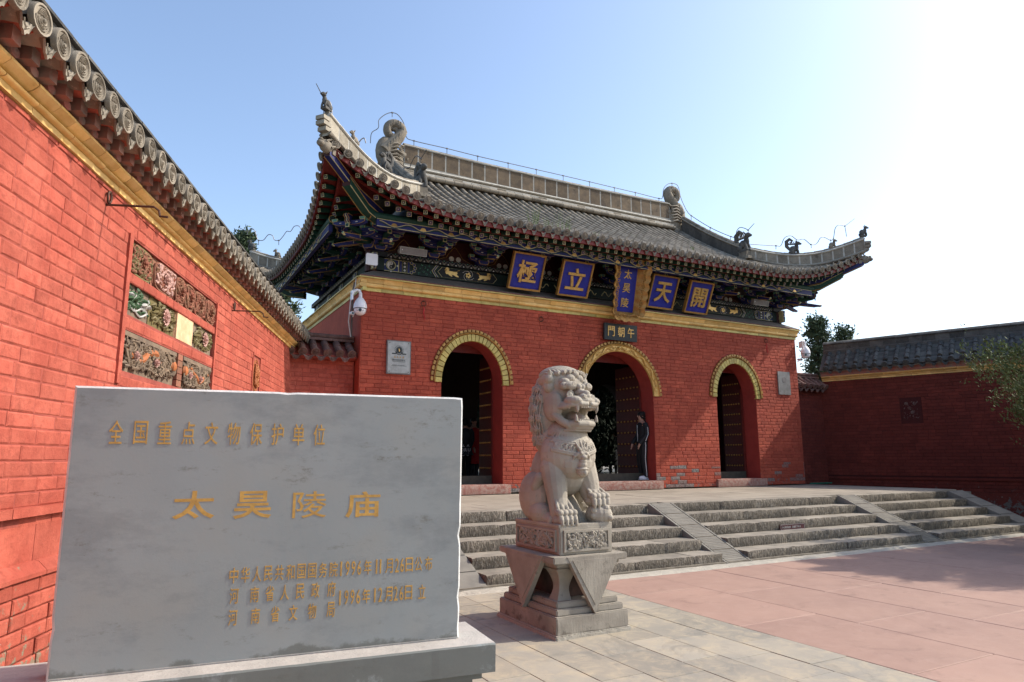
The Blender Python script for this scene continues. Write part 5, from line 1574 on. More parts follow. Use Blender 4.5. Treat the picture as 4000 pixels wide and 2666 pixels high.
# dome cameras
def dome(x, y, z, s, lab):
    t = thing('security_camera', lab, 'security camera', (x, y, z), 0, 'white dome cameras on the gate corners')
    mb = MB(); mb.box((-s*.0-.09, .0, .10), (.02, .14, .19)); mb.build('wall_plate', PLAST, t)
    mb = MB(); mb.tube([(-.09, 0, .12), (-.05, -.0, .19), (.0, 0, .22), (.06, 0, .21), (.085, 0, .15), (.085, 0, .06)], [.03, .03, .03, .03, .032, .038], 10, 0); mb.build('arm', PLAST, t, 70)
    M = T(.085, 0, 0)
    mb = MB(); mb.lathe([(.03, .08), (.055, .06), (.10, .0), (.128, -.07), (.135, -.13), (.135, -.155)], 20, 0, M); mb.build('housing', PLAST, t, 70)
    mb = MB(); mb.lathe([(.128, -.155), (.128, -.168)], 20, 0, M); mb.build('seal_band', GLASS, t, 70)
    mb = MB(); mb.lathe([(.120, -.168), (.118, -.20), (.10, -.25), (.06, -.285), (.01, -.297)], 20, 0, M); dm = mb.build('dome', PLAST, t, 70)
    d = (CAM-Vector((x, y, z-.2))); d.z = 0; d.normalize()
    c = Vector((.085, 0, -.205))+d*.108
    mb = MB(); mb.tube([c-d*.02, c+d*.012], .033, 14, 0); mb.build('lens', GLASS, dm)
    side = Vector((-d.y, d.x, 0))
    for q in (-1, 1):
        mb = MB(); mb.tube([c+side*q*.052-d*.035, c+side*q*.050-d*.008], .018, 10, 0); mb.build('lamp', GREYM, dm)
    return t
dome(-6.64, -.16, 4.66, -1, 'white dome camera on a bent arm at the left corner of the gate')
dome(6.70, -.10, 4.68, 1, 'white dome camera on a bent arm at the right corner of the gate')
for x, y, z, lab in ((-6.70, -.02, 4.42, 'small white bullet camera beside the left dome camera'), (6.62, .05, 4.36, 'small white bullet camera beside the right dome camera')):
    t = thing('bullet_camera', lab, 'security camera', (x, y, z))
    mb = MB(); mb.tube([(0, 0, 0), (0, -.14, -.02)], .035, 10); mb.build('body', PLAST, t, 60); mb = MB(); mb.tube([(0, -.139, -.02), (0, -.143, -.02)], .026, 10); mb.build('lens', GLASS, t)
    mb = MB(); mb.tube([(0, -.03, 0), (.05, .0, -.05), (.06, .08, -.05)], .010, 6); mb.build('stalk', PLAST, t)
# conduits
mb = MB(); mb.tube([(-6.60, .05, 5.2), (-6.62, .02, 5.0), (-6.66, .18, 4.8), (-6.68, .22, 4.3), (-6.62, .24, 3.98)], .012, 6); tag(mb.build('cable', WHITE), 'thin white cable running down the gate corner behind the left camera', 'cable')
mb = MB(); mb.tube([(-6.55, .3, 5.2), (-6.60, .24, 5.0), (-6.60, .28, 4.7), (-6.60, .28, 3.98)], .022, 6); tag(mb.build('conduit', BROWN), 'dark conduit pipe beside the white cable at the gate corner', 'pipe')
# iron rings and tassels on facade
def ringhook(x, z, tassel, lab):
    t = thing('wall_ring', lab, 'iron ring', (x, -.02, z))
    mb = MB(); mb.tube([(.055*sin(a*pi/8), -.012, .055*cos(a*pi/8)) for a in range(17)], .009, 5); mb.build('ring', IRON, t)
    mb = MB(); mb.tube([(0, .04, .05), (0, -.03, .06)], .012, 6); mb.build('staple', IRON, t)
    if tassel:
        mb = MB(); mb.tube([(0, -.02, -.055), (.01, -.02, -.14), (.0, -.02, -.2), (.025, -.02, -.28), (.03, -.02, -.36)], [.006, .014, .012, .014, .006], 6); mb.build('tassel', TASS, t)
ringhook(-5.15, 4.78, True, 'iron ring with a hanging red tassel high on the left of the gate')
ringhook(-.33-1.9, 4.72, False, 'bare iron ring under the cornice left of the middle arch')
ringhook(5.23, 4.80, True, 'iron ring with a hanging red cord high on the right of the gate')

# bracket hooks on left wall (iron eye and rod)
def rodhook(u, z, lab):
    t = thing('iron_bracket', lab, 'iron hook', (-7.75+u*.346, .35+u*.938, z), LA)
    mb = MB(); mb.tube([(-.01+.03*sin(a*pi/7), -.03, .06+.045*cos(a*pi/7)) for a in range(15)], .010, 5); mb.build('eye', IRON, t)
    mb = MB(); mb.tube([(-.01, .03, 0), (-.01, -.02, 0), (-.01, -.36, .0), (-.01, -.40, -.03), (-.01, -.41, -.075), (-.01, -.47, -.08)], .009, 6); mb.build('rod', IRON, t)
rodhook(-8.31, 3.478, 'rusty iron eye and rod on the left wall nearest the camera')
rodhook(-4.50, 3.46, 'rusty iron eye and rod on the left wall beyond the carved panels')

# ============================================================ STELE
z0 = .53
t = thing('stone_stele', 'wide blue-grey stone stele with gold engraved characters in the left foreground', 'stone tablet', (-8.594, -9.729, z0), -.1102)
Wd, Ht = 1.951, 1.338; TL = -.0257
t.rotation_euler = (-TL*-1*0-.0257*-1*0, 0, -.1102)
st_e = t
def stl(mb): return mb
mb = MB()
# slab body with slightly chipped arrises, local x from -Wd..0, front at y=0, leaning TL
def sp(u, y, v): return (u, y+v*TL, v)
n = 40; r = random.Random(4)
edge = lambda a, s: .0008*noise.noise((a*7, s, 0))+(-.014*max(0, noise.noise((a*5, s, 5))-.38)*3)
front = []
us = [-Wd+Wd*i/n for i in range(n+1)]
per = [(u, 0) for u in us]+[(0, Ht*i/24) for i in range(1, 25)]+[(u, Ht) for u in reversed(us[:-1])]+[(-Wd, Ht-Ht*i/24) for i in range(1, 24)]
outp = []; inp = []
for i, (u, v) in enumerate(per):
    e = edge(i*.13, 1); du = -1 if u > -1e-6 else (1 if u < -Wd+1e-6 else 0); dv = -1 if v > Ht-1e-6 else (1 if v < 1e-6 else 0)
    outp.append(sp(u-du*min(0, e)*-1*0+du*abs(e)*.8, .008, v+dv*abs(e)*.8)); inp.append(sp(u+du*(.010+abs(e)), 0, v+dv*(.010+abs(e))))
k = len(per)
mb.add(inp, [tuple(range(k))], 0)
mb.add(inp+outp, [(i, (i+1) % k, (i+1) % k+k, i+k) for i in range(k)], 1)
bk = [(p[0], p[1]+.13, p[2]) for p in outp]
mb.add(outp+bk, [((i+1) % k, i, i+k, (i+1) % k+k) for i in range(k)], 0); mb.add(bk, [tuple(reversed(range(k)))], 0)
# face orientation fix is not needed: cycles shades both sides
slab = mb.build('slab', [SLATE, CHIP], t)
# inscription: rows given as (character, centre u fraction, centre v fraction, width, height)
def line(chars, u0, u1, v0, v1, w, h, off, nm):
    n = len(chars)
    for i, ch in enumerate(chars):
        f = i/(n-1) if n > 1 else 0; u = (u0+(u1-u0)*f)*Wd-Wd; v = (v0+(v1-v0)*f)*Ht
        x, y, z = sp(u, 0, v)
        mb = MB(); char(mb, ch, 0, 0, w, h, .0006, .0032, 0, off, T(x, y, z) @ RX(-TL)); mb.build('character', ENG, t)
ENG = simple('engraved_gold', (.56, .33, .08), (.40, .23, .06), 25, .5, .3, 80, .003, .5, metal=.25, rv=0)
STELE_LINES = []
line('全国重点文物保护单位', .0975, .587, .836, .833, .060, .112, .004, 'inscription')
for ch, u, wu in (('太', .286, .098), ('昊', .4265, .094), ('陵', .5705, .088), ('庙', .7135, .095)):
    x, y, z = sp(u*Wd-Wd, 0, (.571-.015*(u-.286)/.43)*Ht); mb = MB(); char(mb, ch, 0, 0, wu*Wd, .102*Ht, .0006, .0018, 0, .016 if ch != '陵' else .004, T(x, y, z) @ RX(-TL)); mb.build('character', ENG, t, 40)
def place_chars(items, v, w, h, off):
    for ch, u in items:
        x, y, z = sp(u*Wd-Wd, 0, v*Ht); ww = w*(.5 if ch.isdigit() else 1)*(.38 if ch == '1' else 1)
        mb = MB(); char(mb, ch, 0, 0, ww, h*(.98 if ch.isdigit() else 1), .0006, .0032, 0, off, T(x, y, z) @ RX(-TL)); mb.build('character', ENG, t)
CW, CH_ = .041, .075
place_chars([(c, .391+.0278*i) for i, c in enumerate('中华人民共和国国务院')]+list(zip('1996', (.661, .678, .694, .710)))+[('年', .733), ('1', .757), ('1', .768), ('月', .792)]+[('2', .814), ('6', .829), ('日', .849), ('公', .876), ('布', .905)], .309, CW, CH_, .003)
place_chars(list(zip('河南省人民政府', (.395, .444, .481, .518, .557, .596, .638))), .235, CW, CH_, .003)
place_chars(list(zip('河南省文物局', (.395, .449, .497, .542, .590, .638))), .158, CW, CH_, .003)
place_chars(list(zip('1996', (.661, .678, .694, .710)))+[('年', .7315), ('1', .755), ('2', .770), ('月', .793), ('2', .813), ('6', .829), ('日', .849), ('立', .888)], .199, CW, CH_, .003)

tb = thing('stele_base', 'long grey stone plinth with paler top carrying the engraved stele', 'plinth', (-8.594, -9.729, 0), -.1102)
def rough_block(name, x0, x1, y0, y1, z0, z1, mats, parent, top=None, seed=0, nx=60):
    mb = MB(); rows = []
    for i in range(nx+1):
        x = x0+(x1-x0)*i/nx; e = lambda a: .004*noise.noise((x*9, a, seed))-.008*max(0, noise.noise((x*12, a, seed+5))-.3)
        rows.append([(x, y0+.004-e(2)*.5, z0), (x, y0-e(1)*.3, z1-.008+e(0)), (x, y0+.010-e(0)*.8, z1+e(3)*.3), (x, y1-.01, z1), (x, y1, z1-.01), (x, y1, z0)])
    n = len(rows[0])
    vs = [p for r_ in rows for p in r_]
    for i in range(nx):
        for j in range(n-1):
            f = (i*n+j, (i+1)*n+j, (i+1)*n+j+1, i*n+j+1); mb.add([vs[q] for q in f], [(0, 1, 2, 3)], 1 if j in (2,) and top else 0)
    for r_ in (rows[0], rows[-1]): mb.add(r_, [tuple(range(n))])
    return mb.build(name, mats, parent, 45)
rough_block('plinth_slab', -2.22, .155, -.165, .375, .382, .53, [SLATE, SLATET], tb, True, 1)
mb = MB()
for (z_, q) in ((.35, .06), (.31, .10), (.26, .13), (.18, .13), (.12, .09), (.06, .05)): mb.box((-1.03, .105, z_+.02), (2.375-2*q, .54-2*q, .06))
mb.build('plinth_waist', SLATE, tb)
mb = MB(); mb.box((-1.03, .105, .03), (2.36, .56, .062)); mb.build('plinth_foot', SLATE, tb)

# ============================================================ LION PEDESTAL
pd = thing('lion_pedestal', 'carved stone pedestal with hanging cloth triangles under the stone lion', 'pedestal', (-6.64, -7.70, 0))
def blk(name, w, d, z0, z1, cx=0, cy=0, mat=None, taper=(1, 1), seed=0):
    """stone block with uneven arrises"""
    bm = bmesh.new(); bmesh.ops.create_cube(bm, size=1)
    for v in bm.verts:
        tx = taper if v.co.z > 0 else (1, 1); v.co = Vector((cx+v.co.x*w*tx[0], cy+v.co.y*d*tx[1], (z0+z1)/2+v.co.z*(z1-z0)))
    bmesh.ops.bevel(bm, geom=[e for e in bm.edges], offset=.009, segments=2, affect='EDGES')
    bmesh.ops.subdivide_edges(bm, edges=[e for e in bm.edges if e.calc_length() > .08], cuts=8, use_grid_fill=True)
    for v in bm.verts: v.co += Vector((noise.noise(v.co*14+Vector((seed, 0, 0))), noise.noise(v.co*14+Vector((0, seed, 9))), noise.noise(v.co*14+Vector((5, 0, seed)))))*.005
    me = bpy.data.meshes.new(name); bm.to_mesh(me); bm.free(); me.materials.append(mat or PED)
    me.polygons.foreach_set('use_smooth', [True]*len(me.polygons)); me.set_sharp_from_angle(angle=rad(40))
    return ob(name, me, pd)
blk('foundation', .80, 1.10, -.02, .035, .0, 0, CEM, seed=9)
blk('plinth_block', .76, 1.06, .03, .178, seed=1)
blk('plinth_step', .71, .98, .176, .232, seed=2); blk('plinth_step', .65, .90, .230, .286, seed=3)
# waist: four curved corner posts with a hollow between them
mb = MB(); 
for sx in (-1, 1):
    for sy in (-1, 1):
        rows = []
        for i in range(11):
            q = i/10; z = .284+.27*q; o = .30-.075*sin(pi*(q*.9+.05))+.02*q; oy = .41-.075*sin(pi*(q*.9+.05))+.03*q; wd = .10+.10*abs(q-.35)**1.5*2.2
            rows.append([(sx*o, sy*oy, z), (sx*(o-wd), sy*oy, z), (sx*(o-wd), sy*(oy-wd), z), (sx*o, sy*(oy-wd), z), (sx*o, sy*oy, z)])
        mb.grid(rows); mb.build('waist_post', PED, pd, 50); mb = MB()
mb = MB(); mb.box((0, 0, .42), (.34, .56, .28)); mb.build('waist_core', simple('shaded_hollow_stone', (.12, .07, .055), (.05, .035, .03), 7, .95), pd)  # dark core colour stands in for the shade of the hollow
blk('cap_step', .60, .84, .535, .575, seed=4); blk('cap_step', .68, .94, .573, .612, seed=5); blk('cap_slab', .79, 1.03, .610, .668, 0, -.01, seed=6)
def drape(M, w, h, name):
    mb = MB(); mb.prism([(-w/2, h), (0, 0), (w/2, h)][::1], -.03, .02, 0, M)
    mb.prism([(-w/2+.05, h-.028), (0, .075), (w/2-.05, h-.028)], -.036, -.028, 0, M)
    return mb.build(name, PED, pd)
for M, w in ((T(.02, -.50, .175), .56), (T(.02, .50, .175) @ RZ(pi), .56), (T(-.375, .02, .175) @ RZ(-pi/2), .74), (T(.375, .02, .175) @ RZ(pi/2), .74)): drape(M, w, .49, 'hanging_cloth')
b = blk('carved_block', .575, .82, .666, .915, .015, -.015, LION, seed=7)
def carv(M, w, h, seed):
    mb = MB()
    for c, d in (((0, -.006, h/2-.012), (w, .022, .022)), ((0, -.006, -h/2+.012), (w, .022, .022)), ((-w/2+.012, -.006, 0), (.022, .022, h-.044)), ((w/2-.012, -.006, 0), (.022, .022, h-.044))): mb.box(c, d, 0, M)
    relief_blobs(mb, w*.88, h*.8, seed, 'scroll', 0, M, y=.002, dens=5.5, depth=.022); relief_blobs(mb, w*.88, h*.75, seed+1, 'leaf', 0, M, y=.002, dens=4, depth=.025)
    flower(mb, 0, 0, h*.22, .0, 0, 9, M, .02)
    for k in range(7):
        mb.tube([(w*(.1+.05*k)-w*.02*t, -.010, h*(-.05+.06*t)+.01*sin(k)) for t in range(6)], .006, 4, 0, M)
    return mb.build('carved_relief', LION, pd, 50)
carv(T(.015, -.425, .79), .50, .19, 3); carv(T(-.273, -.015, .79) @ RZ(-pi/2), .72, .19, 4); carv(T(.303, -.015, .79) @ RZ(pi/2), .72, .19, 6)

# ============================================================ STONE LION
def lion_mesh():
    mb = MB(); E_ = mb.ell
    def cap(pts, rs, n=12, flat=None): mb.tube(pts, rs, n, 0, None, True, flat); [E_(p, r_, 10) for p, r_ in zip(pts, rs)]
    def Q(x, y, z): return (Matrix.Rotation(rad(z), 3, 'Z') @ Matrix.Rotation(rad(y), 3, 'Y') @ Matrix.Rotation(rad(x), 3, 'X'))
    # trunk: upright chest leaning back into haunches
    CH = [((0, -.12, .62), (.262, .228, .245)), ((0, -.10, .80), (.185, .19, .17)), ((0, -.05, .46), (.225, .22, .22))]
    for c_, r_ in CH: E_(c_, r_, 24)
    def sf(x, z):
        b = .2
        for c_, r_ in CH:
            q = 1-((x-c_[0])/r_[0])**2-((z-c_[2])/r_[2])**2
            if q > 0: b = min(b, c_[1]-r_[1]*math.sqrt(q))
        return b
    E_((0, .02, .75), (.215, .20, .22), 20)
    E_((0, .13, .45), (.22, .22, .30), 20); E_((0, .20, .25), (.25, .24, .24), 20)
    E_((0, .05, .95), (.205, .18, .24), 20)
    E_((0, -.20, .56), (.19, .16, .17), 18)
    # haunches and hind feet
    for s in (-1, 1):
        E_((s*.20, .16, .24), (.105, .22, .23), 16); E_((s*.22, .02, .10), (.085, .16, .10), 14)
        cap([(s*.21, .0, .06), (s*.20, -.14, .055)], [.07, .062]); 
        for k in range(4): E_((s*.20+(k-1.5)*.034, -.20, .045), (.022, .042, .042), 8)
    # inner hind foot seen between the front legs
    cap([(.05, .10, .26), (.07, -.02, .16), (.09, -.12, .06)], [.10, .08, .06])
    for k in range(4): cap([(.055+k*.030, -.15, .09), (.06+k*.030, -.20, .05), (.06+k*.030, -.215, .02)], [.020, .021, .016], 8)
    # front legs
    cap([(-.15, -.12, .52), (-.165, -.17, .36), (-.165, -.20, .22), (-.165, -.24, .10), (-.165, -.27, .05)], [.125, .105, .088, .088, .075], 14)
    cap([(.15, -.12, .52), (.17, -.18, .36), (.175, -.21, .27), (.18, -.25, .22)], [.125, .105, .09, .085], 14)
    # elbow tufts
    for s in (-1, 1): cap([(s*.24, -.03, .42), (s*.255, .03, .34), (s*.245, .06, .26)], [.05, .045, .02])
    # tendons + toes: left paw flat on the base
    for k in range(4):
        x = -.235+k*.047
        cap([(x*.8-.03, -.25, .22), (x, -.31, .155)], [.016, .020], 8)
        cap([(x, -.31, .125), (x, -.355, .115)], [.030, .031], 8); cap([(x, -.365, .075), (x, -.372, .045)], [.026, .024], 8)
        cap([(x, -.385, .055), (x, -.392, .02)], [.018, .014], 6)
    E_((-.165, -.29, .05), (.10, .10, .06), 12)
    # right paw raised on a stone ball with a cub's head
    E_((.20, -.29, .085), (.115, .115, .10), 16); E_((.225, -.365, .085), (.07, .05, .07), 12); E_((.25, -.40, .06), (.035, .03, .03), 8)
    for k in range(5):
        a = k*1.25; E_((.20+.10*cos(a), -.29-.09*abs(sin(a)), .10+.04*sin(a)), (.035, .03, .035), 8)
    for k in range(4):
        x = .115+k*.047
        cap([(x*.9+.01, -.22, .33), (x, -.29, .285)], [.016, .020], 8)
        cap([(x, -.30, .26), (x, -.345, .25)], [.031, .032], 8); cap([(x, -.355, .215), (x, -.362, .18)], [.026, .023], 8); cap([(x, -.368, .175), (x, -.366, .15)], [.016, .012], 6)
    E_((.18, -.27, .21), (.10, .10, .06), 12)
    # chest gear: strap band with meander, pendant mask and bell
    for q, rr_ in ((0, .012), (.020, .010), (.098, .011), (.116, .009)):
        for s in (-1, 1):
            pts = []
            for i in range(11):
                x = s*(.045+.19*i/10); z = .735+.045*(i/10)**1.5-q; y_ = sf(x, z)
                if y_ < .1: pts.append((x, y_-.003, z))
            if len(pts) > 2: mb.tube(pts, rr_, 6)
    for s in (-1, 1):
        for i in range(4):
            x = s*(.085+.036*i); z = .678+.045*((.04+.036*i)/.19)**1.5
            for (dx, dz, w_, h_) in ((-.012, 0, .007, .026), (.003, .022, .015, .006), (.012, -.004, .006, .018), (.0, -.022, .014, .006)):
                y_ = sf(x+dx, z+dz); E_((x+dx, y_-.002, z+dz), (w_+.002, .011, h_+.001), 6)
    # pendant beast mask
    E_((0, -.352, .625), (.055, .04, .06), 12); E_((0, -.385, .60), (.032, .03, .024), 10); E_((0, -.37, .565), (.036, .03, .02), 10)
    for s in (-1, 1):
        E_((s*.026, -.385, .635), (.016, .014, .014), 8); cap([(s*.03, -.37, .665), (s*.05, -.36, .70), (s*.06, -.345, .735)], [.016, .014, .005], 6); cap([(s*.01, -.37, .675), (s*.015, -.36, .72), (s*.02, -.345, .76)], [.014, .012, .004], 6)
        cap([(s*.045, -.36, .63), (s*.075, -.35, .61), (s*.085, -.34, .58)], [.018, .014, .005], 6)
    E_((0, -.355, .535), (.045, .045, .04), 12); E_((0, -.355, .475), (.052, .05, .055), 14); mb.tube([(.054*cos(a*pi/8), -.355+.052*sin(a*pi/8), .495) for a in range(17)], .007, 5); E_((0, -.402, .465), (.02, .012, .024), 8)
    # cloth strips of the collar running down each side
    for s in (-1, 1):
        for k in range(4):
            pts = []
            for i in range(10):
                u = i/9; x = s*(.118+.012*k+.085*u+.01*sin(u*6)); z = .86-.20*u; y_ = sf(x, z)
                pts.append((x, min(y_, -.05)-.004, z))
            mb.tube(pts, .0075, 5)
    HS = len(mb.v)
    # head core, set back so that the mouth stays open
    E_((0, -.02, 1.17), (.215, .20, .21), 22); E_((0, -.08, 1.28), (.19, .16, .13), 18); E_((0, .04, .98), (.20, .16, .2), 18)
    # cheeks
    for s in (-1, 1): E_((s*.165, -.08, 1.08), (.06, .12, .15), 14); cap([(s*.175, -.12, .99), (s*.165, -.19, .93), (s*.14, -.25, .895)], [.045, .038, .035], 10)
    # forehead lobes
    for x, z, r_ in ((-.055, 1.335, .062), (.055, 1.335, .062), (-.12, 1.30, .05), (.12, 1.30, .05), (0, 1.375, .055)): E_((x, -.175, z), (r_, .065, r_*.8), 12)
    for x, z, r_ in ((-.025, 1.255, .030), (.025, 1.255, .030), (-.022, 1.215, .022), (.022, 1.215, .022)): E_((x, -.27, z), (r_, .03, r_), 10)
    # brow curls
    for s in (-1, 1):
        E_((s*.105, -.25, 1.262), (.062, .04, .042), 12); E_((s*.155, -.215, 1.258), (.045, .04, .036), 10)
        for c, r0 in (((s*.09, -.285, 1.268), .030), ((s*.15, -.255, 1.262), .022)):
            mb.tube([(c[0]+r0*(1-k/13)*cos(k*.95)*s, c[1]-.004*0, c[2]+r0*(1-k/13)*sin(k*.95)) for k in range(12)], .0062, 5)
        # eye
        E_((s*.105, -.235, 1.175), (.038, .030, .034), 12, rot=None)
        mb.tube([(s*(.105+.045*cos(k*pi/7)), -.255+.012*abs(cos(k*pi/7)), 1.175+.036*sin(k*pi/7)) for k in range(15)], .008, 5); E_((s*.102, -.262, 1.172), (.013, .008, .013), 8)
        # ears
        cap([(s*.20, -.06, 1.26), (s*.225, -.09, 1.33), (s*.245, -.12, 1.405)], [.055, .045, .012], 10, .55)
        # nostril wings
        E_((s*.048, -.345, 1.150), (.036, .034, .034), 12); mb.tube([(s*(.05+.024*(1-k/12)*cos(k*.9)), -.375, 1.150+.024*(1-k/12)*sin(k*.9)) for k in range(11)], .006, 5)
        # muzzle side roll and upper lip
        E_((s*.115, -.285, 1.115), (.070, .10, .050), 14); E_((s*.145, -.20, 1.075), (.045, .10, .04), 12)
        cap([(s*.03, -.375, 1.085), (s*.10, -.365, 1.085), (s*.155, -.31, 1.078), (s*.178, -.23, 1.058), (s*.185, -.15, 1.055), (s*.19, -.10, 1.02)], [.022, .024, .024, .022, .02, .018], 8)
        cap([(s*.19, -.10, 1.02), (s*.185, -.12, .96), (s*.165, -.18, .935)], [.02, .02, .022], 8)
        # fangs
        mb.tube([(s*.125, -.345, 1.07), (s*.123, -.348, 1.03), (s*.12, -.345, 1.00)], [.020, .015, .003], 8)
        mb.tube([(s*.128, -.335, .925), (s*.130, -.338, .965), (s*.132, -.335, .995)], [.020, .014, .003], 8)
    for k in range(8):
        x = -.085+.0243*k; E_((x, -.368+.1*x*x*8, 1.058), (.011, .012, .016), 6); E_((x, -.335, .938), (.010, .012, .015), 6)
    for s in (-1, 1):
        for k in range(5): E_((s*(.160+.004*k), -.28+.035*k, 1.050), (.011, .012, .015), 6)
    E_((0, -.30, 1.12), (.12, .09, .055), 14); E_((0, -.33, 1.185), (.040, .05, .035), 12); E_((0, -.25, 1.20), (.05, .08, .04), 12); E_((0, -.36, 1.16), (.035, .025, .028), 10)
    # lower jaw and tongue
    E_((0, -.235, .905), (.145, .115, .035), 16); cap([(-.13, -.27, .905), (-.09, -.325, .905), (0, -.345, .905), (.09, -.325, .905), (.13, -.27, .905)], [.030]*5, 10)
    cap([(0, -.15, .97), (0, -.22, .965), (0, -.285, .95)], [.06, .055, .04], 12); E_((0, -.25, .93), (.075, .08, .035), 12)
    mb.tube([(-.15, -.23, .872), (-.10, -.305, .870), (0, -.335, .870), (.10, -.305, .870), (.15, -.23, .872)], .016, 6)
    mb.tube([(-.155, -.21, .850), (-.10, -.285, .846), (0, -.315, .846), (.10, -.285, .846), (.155, -.21, .850)], .014, 6)
    E_((0, -.12, .86), (.15, .14, .05), 14)
    def turn(i0, deg):
        c_, s_ = cos(rad(deg)), sin(rad(deg))
        for i in range(i0, len(mb.v)):
            x, y, z = mb.v[i]; y += .02; mb.v[i] = (x*c_-y*s_, x*s_+y*c_-.02, z)
    turn(HS, 13)
    # mane: full mass with rolled curls and strands following its surface
    MC = Vector((0, .075, 1.03)); MR = Vector((.245, .205, .385))
    E_(tuple(MC), tuple(MR), 26); E_((0, .10, .80), (.225, .19, .20), 20)
    def ms(th, z, out=0.0):
        q = max(.05, 1-((z-MC.z)/MR.z)**2)**.42
        if z < .85: q = max(q, .86)
        return Vector((MC.x+(MR.x*q+out)*sin(th), MC.y+(MR.y*q+out)*cos(th), z))   # th=0 back, +-pi/2 sides
    for ri, z in enumerate((1.33, 1.245, 1.155, 1.06, .965, .87, .775)):
        n_ = 9
        for i in range(n_):
            th = rad(-112+224*(i+.5*(ri % 2))/(n_-.5)); r_ = .040 if ri else .034
            c = ms(th, z, -.016); o = Vector((sin(th), cos(th), 0)); u = o.cross(Vector((0, 0, 1))); w = Vector((0, 0, 1))
            E_(tuple(c), (r_, r_, r_), 10)
            mb.tube([c+(u*cos(k*.85)+w*sin(k*.85))*r_*1.0*(1-k/17)+o*(r_*.78+.0010*k) for k in range(15)], .0058, 5)
    for i in range(30):
        th = rad(-118+236*i/29); zt = 1.36; pts = []
        for k in range(14):
            z = zt-.65*k/13; pts.append(ms(th+.045*sin(k*1.1+i), z, .014))
        mb.tube(pts, .0075, 5)
    HS = len(mb.v)
    # hair crest: strands over the dome of the head, rolled at the brow
    DC = Vector((0, -.015, 1.335)); DR = Vector((.222, .20, .125)); E_(tuple(DC), tuple(DR), 22)
    for i in range(21):
        x = -.205+.41*i/20; q = math.sqrt(max(.02, 1-(x/DR.x)**2)); pts = []
        for k in range(10):
            a_ = rad(24+132*k/9); pts.append((x*(1+.03*sin(k+i)), DC.y-DR.y*q*cos(a_), DC.z+(DR.z*q+.010)*sin(a_)))
        mb.tube(pts, [.006]+[.0105]*8+[.006], 6)
    for i in range(8):
        x = -.165+.33*i/7; q = math.sqrt(max(.02, 1-(x/DR.x)**2)); c = Vector((x, DC.y-DR.y*q*.93, DC.z+DR.z*q*.42+.012)); E_(tuple(c), (.027, .026, .026), 8)
        mb.tube([c+Vector((.022*(1-k/14)*cos(k*.9), -.024, .022*(1-k/14)*sin(k*.9))) for k in range(12)], .005, 5)
    turn(HS, 13)
    cap([(0, .36, .12), (0, .42, .3), (0, .40, .5), (0, .34, .62)], [.05, .06, .055, .03])
    # ground slab under the figure
    mb.box((0, .0, .005), (.55, .78, .03))
    me = mb.mesh('lion_raw', LION)
    o = ob('lion_raw', me)
    m = o.modifiers.new('r', 'REMESH'); m.mode = 'VOXEL'; m.voxel_size = .0048; m.use_smooth_shade = True
    s_ = o.modifiers.new('s', 'SMOOTH'); s_.factor = .5; s_.iterations = 1
    dg = bpy.context.evaluated_depsgraph_get(); dg.update()
    out = bpy.data.meshes.new_from_object(o.evaluated_get(dg)); bpy.data.objects.remove(o)
    out.name = 'stone_lion'
    if not out.materials: out.materials.append(LION)
    return out
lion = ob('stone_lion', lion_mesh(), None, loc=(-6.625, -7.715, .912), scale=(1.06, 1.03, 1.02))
tag(lion, 'pale carved stone guardian lion with open jaws sitting on its pedestal before the steps', 'statue')

# ============================================================ PEOPLE
SKIN = flat('skin', (.42, .24, .17), .55, 0, .3, .85); HAIR = flat('black_hair', (.015, .012, .011), .5)
def skin_body(joints, edges, name, mat, parent, root=0, sub=2):
    me = bpy.data.meshes.new(name); me.from_pydata([j[0] for j in joints], edges, [])
    o = bpy.data.objects.new(name, me); COL.objects.link(o)
    m = o.modifiers.new('k', 'SKIN'); m.use_smooth_shade = True
    if not me.skin_vertices: 
        bpy.context.view_layer.update()
    sv = me.skin_vertices[0].data if me.skin_vertices else None
    if sv is None:
        bm = bmesh.new(); bm.from_mesh(me); bm.verts.layers.skin.verify(); bm.to_mesh(me); bm.free(); sv = me.skin_vertices[0].data
    for i, j in enumerate(joints): sv[i].radius = (j[1], j[2] if len(j) > 2 else j[1]); sv[i].use_root = (i == root)
    s_ = o.modifiers.new('s', 'SUBSURF'); s_.levels = sub; s_.render_levels = sub
    dg = bpy.context.evaluated_depsgraph_get(); dg.update()
    out = bpy.data.meshes.new_from_object(o.evaluated_get(dg)); bpy.data.objects.remove(o); out.materials.clear(); out.materials.append(mat); out.name = name
    out.polygons.foreach_set('use_smooth', [True]*len(out.polygons))
    return ob(name, out, parent)
